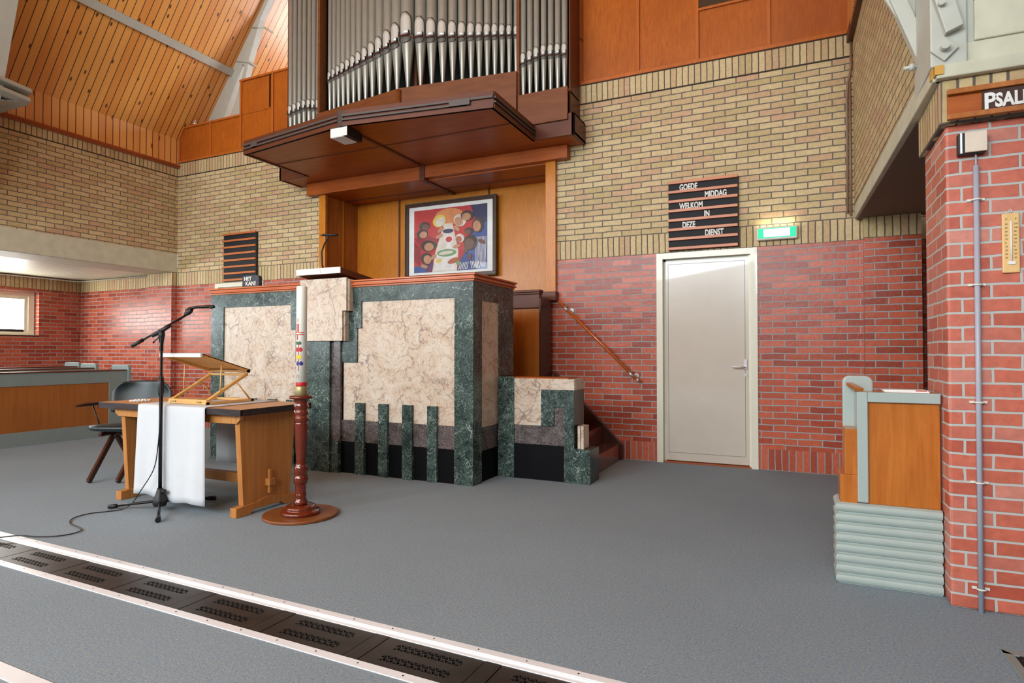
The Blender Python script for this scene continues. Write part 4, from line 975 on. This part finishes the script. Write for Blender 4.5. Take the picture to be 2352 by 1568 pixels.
b = MB(); b.lathe([(.0355, .897), (.0355, 1.575), (.033, 1.585), (.024, 1.583), (.012, 1.578), (.002, 1.577)], (CX_, CY_, 0), 40); b.build('wax', 'wax', cd)
b = MB(); b.tube([(CX_, CY_, 1.577), (CX_+.002, CY_, 1.595)], .0015, 6); b.build('wick', 'blk', cd)
b = MB(); b.lathe([(.0362, .897), (.0368, .899), (.0368, .921), (.0362, .923)], (CX_, CY_, 0), 40); b.build('red_band', 'cred', cd)
def on_candle(pts, m, name, base=-1.05):
    """pts: list of polygons in (s, z): s metres round the candle from its front line"""
    b = MB(); R_ = .0362
    for poly in pts:
        b.add([(CX_+R_*math.cos(base-PI/2*0+s_/R_-.85), CY_+R_*math.sin(base+s_/R_-.85), z) for s_, z in poly], [tuple(range(len(poly)))])
    return b.build(name, m, cd, solid=.001)
def rect(s0, s1, z0, z1, n_=6): return [[(s0+(s1-s0)*i/n_, z0), (s0+(s1-s0)*(i+1)/n_, z0), (s0+(s1-s0)*(i+1)/n_, z1), (s0+(s1-s0)*i/n_, z1)] for i in range(n_)]
on_candle(rect(.006, .014, 1.265, 1.325, 1)+rect(.018, .026, 1.265, 1.325, 1)+rect(.023, .060, 1.262, 1.267)+rect(.018, .060, 1.248, 1.254)+rect(-.02, .012, 1.262, 1.267)+rect(-.02, .014, 1.248, 1.254)+rect(.014, .019, 1.215, 1.248, 1)+rect(.010, .013, 1.215, 1.248, 1), 'cred', 'red_cross', -1.2)
def fly(s, z, k, m):
    w_ = .011*k
    h_ = lambda t: w_*(.18+.85*math.sin(PI*min(1, t*.92+.06))); ps_ = []
    for sg in (-1, 1):
        for i in range(7):
            t0, t1 = i/7, (i+1)/7; a0, a1 = s+sg*t0*w_*1.5, s+sg*t1*w_*1.5
            ps_.append([(a0, z-h_(t0)*.7), (a1, z-h_(t1)*.7), (a1, z+h_(t1)), (a0, z+h_(t0))])
    on_candle(ps_, m, 'butterfly', -1.2)
fly(.022, 1.19, 1.3, 'cgreen'); fly(.024, 1.145, 1.7, 'cred'); fly(.018, 1.095, 1.6, 'cyellow'); fly(.030, 1.05, 1.6, 'cblue')
on_candle(rect(.020, .026, 1.0, 1.20, 1), 'cred', 'red_stem', -1.2)
def ring(s, z, r0, gap): 
    out = []
    for i in range(14):
        a = -PI/2+gap+(2*PI-2*gap)*i/14; c_ = -PI/2+gap+(2*PI-2*gap)*(i+1)/14
        out.append([(s+r0*math.cos(a), z+r0*math.sin(a)), (s+r0*math.cos(c_), z+r0*math.sin(c_)), (s+r0*.75*math.cos(c_), z+r0*.75*math.sin(c_)), (s+r0*.75*math.cos(a), z+r0*.75*math.sin(a))])
    return out
on_candle(ring(.016, 1.352, .010, .1)+rect(.012, .026, 1.336, 1.339, 2), 'cred', 'alpha_mark', -1.2)
on_candle(ring(.018, .965, .010, .6)+rect(.006, .013, .954, .957, 1)+rect(.023, .030, .954, .957, 1), 'cred', 'omega_mark', -1.2)

# ---------------------------------------------------------------- microphone stand
HX, HYm = -4.105, 2.885
ms = thing('microphone_stand', 'black tripod microphone stand with boom in front of the table', 'microphone stand', (HX, HYm, 0))
b = MB(); b.lathe([(.012, .035), (.04, .04), (.047, .06), (.045, .085), (.030, .12), (.022, .15), (.018, .165)], (HX, HYm, 0), 24); b.tube([(HX+.02, HYm, .142), (HX+.055, HYm-.005, .150)], .014, 12); b.build('tripod_hub', 'blkplastic', ms)
for fx_, fy_ in ((-3.845, 2.690), (-4.480, 2.775), (-4.03, 3.265)):
    b = MB(); b.tube([(HX, HYm, .075), (fx_, fy_, .022)], .010, 10); lg = b.build('leg', 'blk', ms)
    dv = (Vector((fx_, fy_, .022))-Vector((HX, HYm, .075))).normalized(); e = Vector((fx_, fy_, .020))
    b = MB(); b.tube([e-dv*.05, e+dv*.012], .017, 12, radii=[.014, .018]); b.build('rubber_foot', 'blkplastic', lg)
b = MB(); b.tube([(HX, HYm, .15), (HX, HYm, .86)], .0125, 14); b.build('lower_tube', 'blk', ms)
b = MB(); b.tube([(HX, HYm, .82), (HX, HYm, .845), (HX, HYm, .90), (HX, HYm, .955)], .02, 14, radii=[.016, .021, .021, .015]); b.lathe([(.001, -.012), (.012, 0), (.001, .012)], (HX+.018, HYm-.012, .95), 10); b.build('clutch', 'blkplastic', ms)
b = MB(); b.tube([(HX, HYm, .94), (HX, HYm, 1.215)], .009, 12); b.tube([(HX, HYm, 1.14), (HX, HYm, 1.215)], .013, 12); b.build('upper_tube', 'blk', ms)
BT = Vector((-4.315, 2.70, 1.178)); BP = Vector((HX-.0, HYm, 1.285)); BJ = Vector((-4.00, 3.05, 1.405))
# pivot and boom
def onray(px, py, y):
    # helper for measuring: point in plane Y=y seen at pixel (px,py)
    cy, sy_ = math.cos(math.radians(25)), math.sin(math.radians(25)); pi_ = math.radians(1.003)
    fw_ = Vector((-sy_*math.cos(pi_), cy*math.cos(pi_), math.sin(pi_))); rt_ = Vector((cy, sy_, 0)); up_ = Vector((sy_*math.sin(pi_), -cy*math.sin(pi_), math.cos(pi_)))
    q = fw_+rt_*((px-1176)/1400)+up_*(-(py-784)/1400); q = q*(y/q.y); return q+Vector((0, 0, 1.13))
BT = onray(303, 795, 2.78); BP = onray(371, 759, HYm); BJ = onray(437, 718, 2.99); BM = onray(491, 704, 3.02)
b = MB(); b.tube([BT, BJ], .0075, 10); b.build('boom', 'blk', ms)
d1 = (BJ-BT).normalized()
b = MB(); b.tube([BT-d1*.002, BT+d1*.085], .013, 12); b.build('counterweight', 'blkplastic', ms)
b = MB(); b.tube([(HX, HYm, 1.20), (HX, HYm, 1.25), BP], .02, 12, radii=[.014, .022, .02]); b.tube([BP-d1*.075, BP-d1*.04, BP+d1*.03, BP+d1*.07], .02, 12, radii=[.012, .016, .016, .012])
b.tube([(HX-.01, HYm-.01, 1.24), (HX-.05, HYm-.02, 1.205)], .004, 8); b.lathe([(.001, -.009), (.009, 0), (.001, .009)], (HX-.055, HYm-.022, 1.20), 10); b.build('swivel_joint', 'blkplastic', ms)
b = MB(); b.tube([BJ-d1*.02, BJ+Vector((0, 0, .012)), BJ+Vector((.012, 0, .026))], .016, 12, radii=[.013, .018, .014]); b.tube([BJ+Vector((-.03, -.012, .0)), BJ+Vector((-.012, -.006, .008))], .008, 10); b.build('microphone_clip', 'blkplastic', ms)
mc = thing('microphone', 'slim black microphone clipped to the end of the boom', 'microphone', tuple(BJ))
d2 = (BM-BJ).normalized(); A_ = BJ+Vector((-.01, 0, .028))
b = MB(); b.tube([A_-d2*.03, A_, A_+d2*.06, BM], .011, 12, radii=[.007, .012, .011, .0105]); b.build('body', 'blk', mc)
b = MB(); q1, q2 = BM-d2*.03, BM+d2*.002; b.tube([q1, q2], .0112, 12); b.build('grille', 'blkplastic', mc)
# cable
cb = MB()
rawp = [A_-d2*.03, onray(415, 733, 2.96), onray(375, 752, 2.90), Vector((HX+.012, HYm-.014, 1.22)), Vector((HX+.015, HYm-.014, 1.0)), Vector((HX+.014, HYm-.014, .7)), Vector((HX-.0, HYm-.02, .46)), Vector((HX-.035, HYm-.025, .30)), Vector((HX-.13, HYm-.05, .15)), Vector((HX-.22, HYm-.06, .045)), Vector((HX-.27, HYm-.10, .008)),
        (-4.415, 2.715, .006), (-4.474, 2.623, .006), (-4.45, 2.507, .006), (-4.342, 2.423, .006), (-4.199, 2.391, .006), (-4.108, 2.360, .006), (-4.074, 2.300, .006), (-4.108, 2.22, .006), (-4.199, 2.158, .008), (-4.295, 2.114, .014), (-4.36, 2.04, .014), (-4.43, 1.93, .010), (-4.60, 1.80, .010), (-4.8, 1.6, .006)]
rawp = [Vector(p) for p in rawp]; sm = []
for i in range(len(rawp)-1):
    p0 = rawp[max(i-1, 0)]; p1 = rawp[i]; p2 = rawp[i+1]; p3 = rawp[min(i+2, len(rawp)-1)]
    for k in range(6):
        t = k/6; sm.append(.5*((2*p1)+(-p0+p2)*t+(2*p0-5*p1+4*p2-p3)*t*t+(-p0+3*p1-3*p2+p3)*t**3))
sm.append(rawp[-1])
for q in sm: q.z = max(q.z, .005)
cb.tube(sm, .0035, 8)
tag(cb.build('microphone_cable', 'blkplastic'), 'thin black cable looping from the microphone stand across the carpet', 'cable')

# ---------------------------------------------------------------- chair
ch = thing('armchair', 'dark green leather armchair with black wooden legs left of the table', 'chair', (-5.556, 3.587, 0))
c25, s25 = math.cos(math.radians(25)), math.sin(math.radians(25))
def cl(x, y, z): return (-5.556+x*c25-y*s25, 3.587+x*s25+y*c25, z)
def cmap(mb):
    mb.v = [cl(*p) for p in mb.v]; return mb
b = MB(); rows = []
for i, (sc_, z) in enumerate(((.0, .415), (.75, .412), (.96, .424), (1.0, .445), (.97, .462), (.7, .47), (0, .468))):
    row = []
    for k in range(33):
        a = 2*PI*k/32; c_, s_ = math.cos(a), math.sin(a); q = (abs(c_)**3.2+abs(s_)**3.2)**(-1/3.2)
        row.append((.27*sc_*c_*q*(1+.06*(-s_)), .245*sc_*s_*q, z+.012*(s_ < -.3)))
    rows.append(row)
b.grid(rows); cmap(b).build('seat_cushion', 'leather', ch)
b = MB(); rows = []
for i in range(9):
    t = i/8; z = .56+.30*t; row = []
    hw = .285*(1-.30*max(0, (t-.5)/.5)**2.8) if t > .5 else .275+.02*t
    for j in range(17):
        u = j/8-1; x = u*hw; row.append((x, .27+.05*t-.10*(u*u), z-.015*abs(u)**3*t))
    rows.append(row)
b.grid(rows); cmap(b).build('backrest', 'leather', ch, solid=.022, sub=1)
for s in (-1, 1):
    b = MB(); pts = [(s*.13, -.29, .0), (s*.13, -.02, .36)]
    b.beam(cl(s*.125, -.335, .0+.012), cl(s*.13, -.01, .37), .03, .05); b.build('leg', 'darkwood', ch, .006)
    b = MB(); b.beam(cl(s*.13, .33, .012), cl(s*.13, .04, .37), .03, .045); b.build('leg', 'darkwood', ch, .006)
    b = MB(); b.beam(cl(s*.13, -.19, .40), cl(s*.13, .24, .40), .03, .035); b.build('seat_rail', 'darkwood', ch, .006)
    b = MB(); b.beam(cl(s*.13, .24, .40), cl(s*.2, .33, .62), .02, .03); b.build('back_support', 'darkwood', ch, .004)
    b = MB(); b.tube([cl(s*.34, -.20, .652), cl(s*.335, -.1, .656), cl(s*.31, .12, .655), cl(s*.26, .28, .65)], .014, 10, radii=[.010, .016, .017, .014]); b.build('armrest', 'darkwood', ch)
    b = MB(); b.tube([cl(s*.325, .0, .645), cl(s*.23, -.02, .42)], .006, 8); b.build('arm_support', 'blk', ch)
b = MB(); b.beam(cl(-.13, .0, .385), cl(.13, .0, .385), .03, .03); b.build('cross_rail', 'darkwood', ch)

# ---------------------------------------------------------------- pews left
def pew(x, y1, label, zt=.885, y0=-1.5, front=True, capx=0.):
    t = thing('pew', label, 'pew', (x, (y0+y1)/2, 0), group=None)
    b = MB(); b.box(x-.04, x, y0, y1, 0, .17); b.box(x-.04, x, y0, y1, .72, zt-.01); b.box(x-.04, x, y1-.24, y1, .17, .72); b.build('frame', 'pewgrey', t, .002)
    b = MB(); b.box(x-.03, x-.008, y0, y1-.24, .17, .72); b.build('front_panel', 'pewwood', t)
    b = MB(); b.box(x-.22, x+.012, y0, y1-.01, zt-.01, zt+.005); b.build('book_ledge', 'mahogdark', t, .003)
    b = MB(); r_ = .04; xa, xb = x-.34, x+.03; zt2 = zt+.065
    pts = [(xa, 0), (xb, 0)]+[(xb-r_+r_*math.cos(a), zt2-r_+r_*math.sin(a)) for a in [i*PI/10 for i in range(6)]]+[(xa+r_+r_*math.cos(a), zt2-r_+r_*math.sin(a)) for a in [PI/2+i*PI/10 for i in range(6)]]
    b.xz(pts, y1, y1+.045); b.build('end_board', 'pewgrey', t, .008)
    b = MB(); b.box(x-.72, x-.36, y0, y1-.02, .40, .44); b.build('seat', 'pewwood', t, .004)
    return t
pew(-8.43, 5.42, 'front grey pew with brown panel behind the chair at left')
pew(-9.30, 5.50, 'second grey pew in the left aisle, its end board just behind the front one', .90)
pew(-10.1, 5.72, 'rear grey pew against the left aisle wall under the window', .91)

# right pew end
pe = thing('pew_end', 'grey and brown pew end on a ribbed grey base against the right pier', 'pew', (.39, 3.5, 0))
b = MB(); nrib = 8; hz = .395/nrib
for k in range(nrib):
    z0 = k*hz; pts = [(0, z0)]
    ss = [(-.010+.022*math.sqrt(max(0, 1-(j/3.-1)**2)), z0+hz*j/6.) for j in range(7)]
    for j in range(6):
        (e0, za), (e1, zb) = ss[j], ss[j+1]
        for (q0, q1) in (((.180, 3.41), (.605, 3.41)),):
            b.add([(.180-e0, 3.41-e0, za), (.608, 3.41-e0, za), (.608, 3.41-e1, zb), (.180-e1, 3.41-e1, zb)], [(0, 1, 2, 3)], True)
            b.add([(.180-e0, 3.60, za), (.180-e0, 3.41-e0, za), (.180-e1, 3.41-e1, zb), (.180-e1, 3.60, zb)], [(0, 1, 2, 3)], True)
b.box(.182, .606, 3.414, 3.60, 0, .392)
b.build('ribbed_base', 'grey', pe)
b = MB(); b.box(.312, .604, 3.425, 3.44, .395, .888); b.build('end_panel', 'pedwood', pe)
b = MB(); b.box(.266, .312, 3.405, 3.45, .402, .936); b.box(.312, .606, 3.405, 3.45, .888, .936); b.build('end_frame', 'grey', pe, .004)
b = MB(); b.box(.268, .606, 3.45, 3.60, .92, .934); b.build('top_board', 'pedwood', pe)
b = MB(); b.box(.266, .30, 3.45, 3.60, .75, .93); b.build('front_board', 'grey', pe)
b = MB(); b.box(.192, .268, 3.418, 3.60, .393, .53); b.box(.212, .268, 3.424, 3.60, .53, .752); b.build('stepped_footing', 'pedwood', pe, .003)
b = MB(); r_ = .035; xa, xb, zt2 = .214, .352, 1.010
pts = [(xa, .745), (xb, .745)]+[(xb-r_+r_*math.cos(a), zt2-r_+r_*math.sin(a)) for a in [i*PI/10 for i in range(6)]]+[(xa+r_+r_*math.cos(a), zt2-r_+r_*math.sin(a)) for a in [PI/2+i*PI/10 for i in range(6)]]
b.xz(pts, 3.575, 3.612); b.build('rounded_end_board', 'grey', pe, .008)
b = MB(); b.beam((.245, 3.575, .968), (.285, 3.45, .945), .03, .014); b.build('book_ledge', 'pedwood', pe)
for i, (x0, x1, y0, z0, lb) in enumerate(((.39, .575, 3.48, .9345, 'lower white booklet lying on the right pew end'), (.385, .57, 3.485, .9405, 'upper white booklet with red edge lying on the right pew end'))):
    b = MB(); b.box(x0, x1, y0, y0+.10, z0, z0+.0055)
    if i: b.cur = 1; b.box(x1-.05, x1-.004, y0-.0005, y0+.02, z0+.001, z0+.0052)
    tag(b.build('booklet', ['paper', 'cred']), lb, 'booklet')

# ---------------------------------------------------------------- things on the right pier
PYf = 3.295
ps = thing('hymn_board', 'long brown wooden hymn board with a white-lettered plate, top right', 'hymn board', (1.0, 3.26, 2.15))
b = MB(); b.box(.616, 1.7, 3.245, 3.262, 2.165, 2.272); b.build('backing', 'mahog', ps)
b = MB(); b.box(.612, 1.7, 3.222, 3.245, 2.152, 2.175); b.build('rail', 'nichedark', ps, .002)
b = MB(); b.box(.612, 1.7, 3.222, 3.245, 2.262, 2.285); b.build('rail', 'nichedark', ps, .002)
b = MB(); b.box(.738, 1.15, 3.234, 3.242, 2.176, 2.262); pl_ = b.build('letter_plate', 'darkwood', ps)
b = MB(); wall_text(b, 'P', .742, 3.232, 2.178, .098, .003, .85, .003); wall_text(b, 'SALM', .782, 3.232, 2.184, .080, .003, .72, .003); b.build('lettering', 'paper', pl_)
wb = thing('wall_box', 'small cream and black box on the right pier above the grey conduit', 'electrical box', (.70, PYf, 2.05))
b = MB(); b.box(.655, .755, 3.255, PYf-.001, 2.0, 2.093); b.build('black_housing', 'blkplastic', wb, .003)
b = MB(); b.box(.678, .757, 3.245, 3.256, 2.004, 2.094); b.build('cream_cover', 'cream', wb, .003)
b = MB(); b.box(.661, .668, 3.25, 3.2555, 2.003, 2.092); b.build('metal_strip', 'alu', wb)
b = MB(); b.tube([(.722, 3.277, 2.0), (.722, 3.277, 1.93)], .004, 8); b.build('cable', 'pvc', wb)
cn = thing('conduit_pipe', 'grey plastic conduit running down the right pier to the floor', 'conduit', (.72, 3.275, 0))
b = MB(); b.tube([(.720, 3.278, .0), (.722, 3.278, 1.95)], .011, 14); b.build('pipe', 'pvc', cn)
for z in (1.80, 1.425, .91, .56, .10):
    b = MB(); b.tube([(.722+.016*math.cos(a), 3.279-.014*math.sin(a), z) for a in [PI*i/8 for i in range(9)]], .004, 6); b.box(.690, .708, 3.288, 3.296, z-.004, z+.006); b.box(.736, .754, 3.288, 3.296, z-.004, z+.006); b.build('clip', 'clip', cn)
th = thing('thermometer', 'small wooden wall thermometer at the right edge', 'thermometer', (.845, PYf, 1.47))
b = MB(); b.box(.812, .874, 3.283, PYf-.001, 1.472, 1.73); b.build('board', 'thermo', th, .005)
b = MB(); b.tube([(.843, 3.281, 1.52), (.843, 3.281, 1.695)], .0035, 8); b.build('glass_tube', 'paper', th)
b = MB(); b.box(.832, .856, 3.278, 3.283, 1.508, 1.522); b.build('bulb_guard', 'paper', th)
b = MB(); b.tube([(.843, 3.288, 1.728), (.838, 3.29, 1.742), (.843, 3.29, 1.75), (.848, 3.29, 1.742), (.843, 3.288, 1.73)], .0015, 6); b.build('hanging_ring', 'chrome', th)
b = MB(); wall_text(b, 'C', .823, 3.2825, 1.700, .012, .001); wall_text(b, 'F', .857, 3.2825, 1.700, .012, .001)
for i, (l_, r_) in enumerate(zip(('50', '40', '30', '20', '10', '0', '10', '20', '30', '40'), ('120', '100', '80', '60', '40', '20', '0', '20', '30', '40'))):
    wall_text(b, l_, .822, 3.2825, 1.680-.0162*i, .009, .001); wall_text(b, r_, .853, 3.2825, 1.680-.0162*i, .009, .001)
b.build('scale_figures', 'blk', th)

# ---------------------------------------------------------------- floor strips and grates
ang = math.atan(-.016)
def tr_pt(u, v, z=0): # u along, v down from the top edge
    return (u, ytop(u)-v, z)
def strip(mb, v0, v1, z0, z1, u0=-8.0, u1=1.2):
    mb.prism([tr_pt(u0, v0), tr_pt(u1, v0), tr_pt(u1, v1), tr_pt(u0, v1)], (0, 0, z0), (0, 0, z1))
fs_ = thing('floor_edge_strip', 'far bright aluminium edge strip of the floor grates', 'metal strip', (-2.5, 2.09, 0))
b = MB(); strip(b, -.006, .030, .0, .004); strip(b, .030, .036, -.012, .001); strip(b, .036, .058, -.014, -.004); b.build('profile', 'alu', fs_, .001)
b = MB()
for k in range(46):
    u = -7.9+.2*k; b.lathe([(.0035, 0), (.0035, .0008)], tr_pt(u, .012, .0042), 8)
b.build('screws', 'blk', fs_)
fs_ = thing('floor_edge_strip', 'near bright aluminium edge strip of the floor grates', 'metal strip', (-2.5, 1.78, 0))
b = MB(); strip(b, TW-.034, TW+.006, .0, .004); b.build('profile', 'alu', fs_, .001)
b = MB()
for k in range(46):
    u = -7.85+.2*k; b.lathe([(.0035, 0), (.0035, .0008)], tr_pt(u, TW-.016, .0042), 8)
b.build('screws', 'blk', fs_)
b = MB(); b.prism([(-8, 1.30, 0), (1, 1.205, 0), (1, 1.145, 0), (-8, 1.24, 0)], (0, 0, 0), (0, 0, .004))
tag(b.build('floor_edge_strip', 'alu'), 'aluminium floor strip cutting the bottom left corner', 'metal strip')

def grate_mesh():
    """plate with two zig-zag rows of triangular holes, local coords, u 0..0.43, v 0..-.222"""
    Lw, Hh = .428, .214
    cu = bpy.data.curves.new('g', 'CURVE'); cu.dimensions = '2D'; cu.fill_mode = 'BOTH'; cu.extrude = .003
    def poly(pts):
        sp = cu.splines.new('POLY'); sp.points.add(len(pts)-1); sp.use_cyclic_u = True
        for p, q in zip(sp.points, pts): p.co = (q[0], q[1], 0, 1)
    poly([(0, 0), (Lw, 0), (Lw, -Hh), (0, -Hh)])
    for vc in (-.063, -.151):
        for i in range(10):
            u = .062+.0305*i
            poly([(u+.001, vc+.0015), (u+.0135, vc+.023), (u+.026, vc+.0015)])
            if i < 9: poly([(u+.0155, vc-.0015), (u+.028, vc-.023), (u+.0405, vc-.0015)])
            else: poly([(u+.0165, vc-.002), (u+.028, vc-.014), (u+.030, vc-.002)])
            if i < 9: poly([(u+.0185, vc+.022), (u+.0287, vc+.0045), (u+.0385, vc+.022)])
            poly([(u+.0035, vc-.022), (u+.0133, vc-.0045), (u+.0230, vc-.022)])
    ob = bpy.data.objects.new('g', cu); COL.objects.link(ob)
    me = bpy.data.meshes.new_from_object(ob.evaluated_get(bpy.context.evaluated_depsgraph_get()))
    bpy.data.objects.remove(ob); me.name = 'grate_plate'; me.materials.clear(); me.materials.append(M['iron']); return me
gme = grate_mesh()
bar = MB(); bar.box(.432, .499, -.214, 0, -.003, .004); 
proto_bar = None
ords = ['leftmost', 'second', 'third', 'fourth', 'fifth', 'sixth', 'seventh', 'eighth', 'ninth', 'tenth', 'eleventh']
k0 = 0
for k in range(-3, 8):
    u = -3.486+.5025*k
    if u+.5 > .8: continue
    lb = {-3: 'grate panel far beyond the left edge of the photo', -2: 'bright reflecting floor grate panel at the left edge under the cable', -1: 'second grate panel from the left edge of the photo'}.get(k,
         '%s iron floor grate panel counted from the left edge' % ords[k+3-1])
    t = thing('floor_grate', lb, 'floor grate', tr_pt(u, .050, -.010), group='iron grates in the floor channel')
    t.rotation_euler = (0, 0, ang)
    o = bpy.data.objects.new('plate', gme); COL.objects.link(o); o.parent = t
    if proto_bar is None:
        me = bpy.data.meshes.new('bar'); me.from_pydata(bar.v, [], bar.f); me.materials.append(M['iron']); proto_bar = me
    o = bpy.data.objects.new('cross_bar', proto_bar); COL.objects.link(o); o.parent = t
# frame of a floor grate at bottom right
t = thing('floor_grille', 'corner of a grey metal floor grille at the bottom right', 'floor grate', (1.0, 2.7, 0))
b = MB(); b.box(.69, 1.5, 2.855, 2.893, 0, .008); b.prism([(.69, 2.893, 0), (.725, 2.86, 0), (.735, 2.3, 0), (.70, 2.3, 0)], (0, 0, 0), (0, 0, .008)); b.build('frame', 'pewgrey', t, .002)
b = MB(); b.box(.725, 1.5, 2.3, 2.856, .0015, .003); b.build('dark_opening', 'irondark', t)
b = MB()
for k in range(14): b.box(.74, 1.5, 2.33+.04*k, 2.345+.04*k, .003, .007)
b.build('bars', 'iron', t)
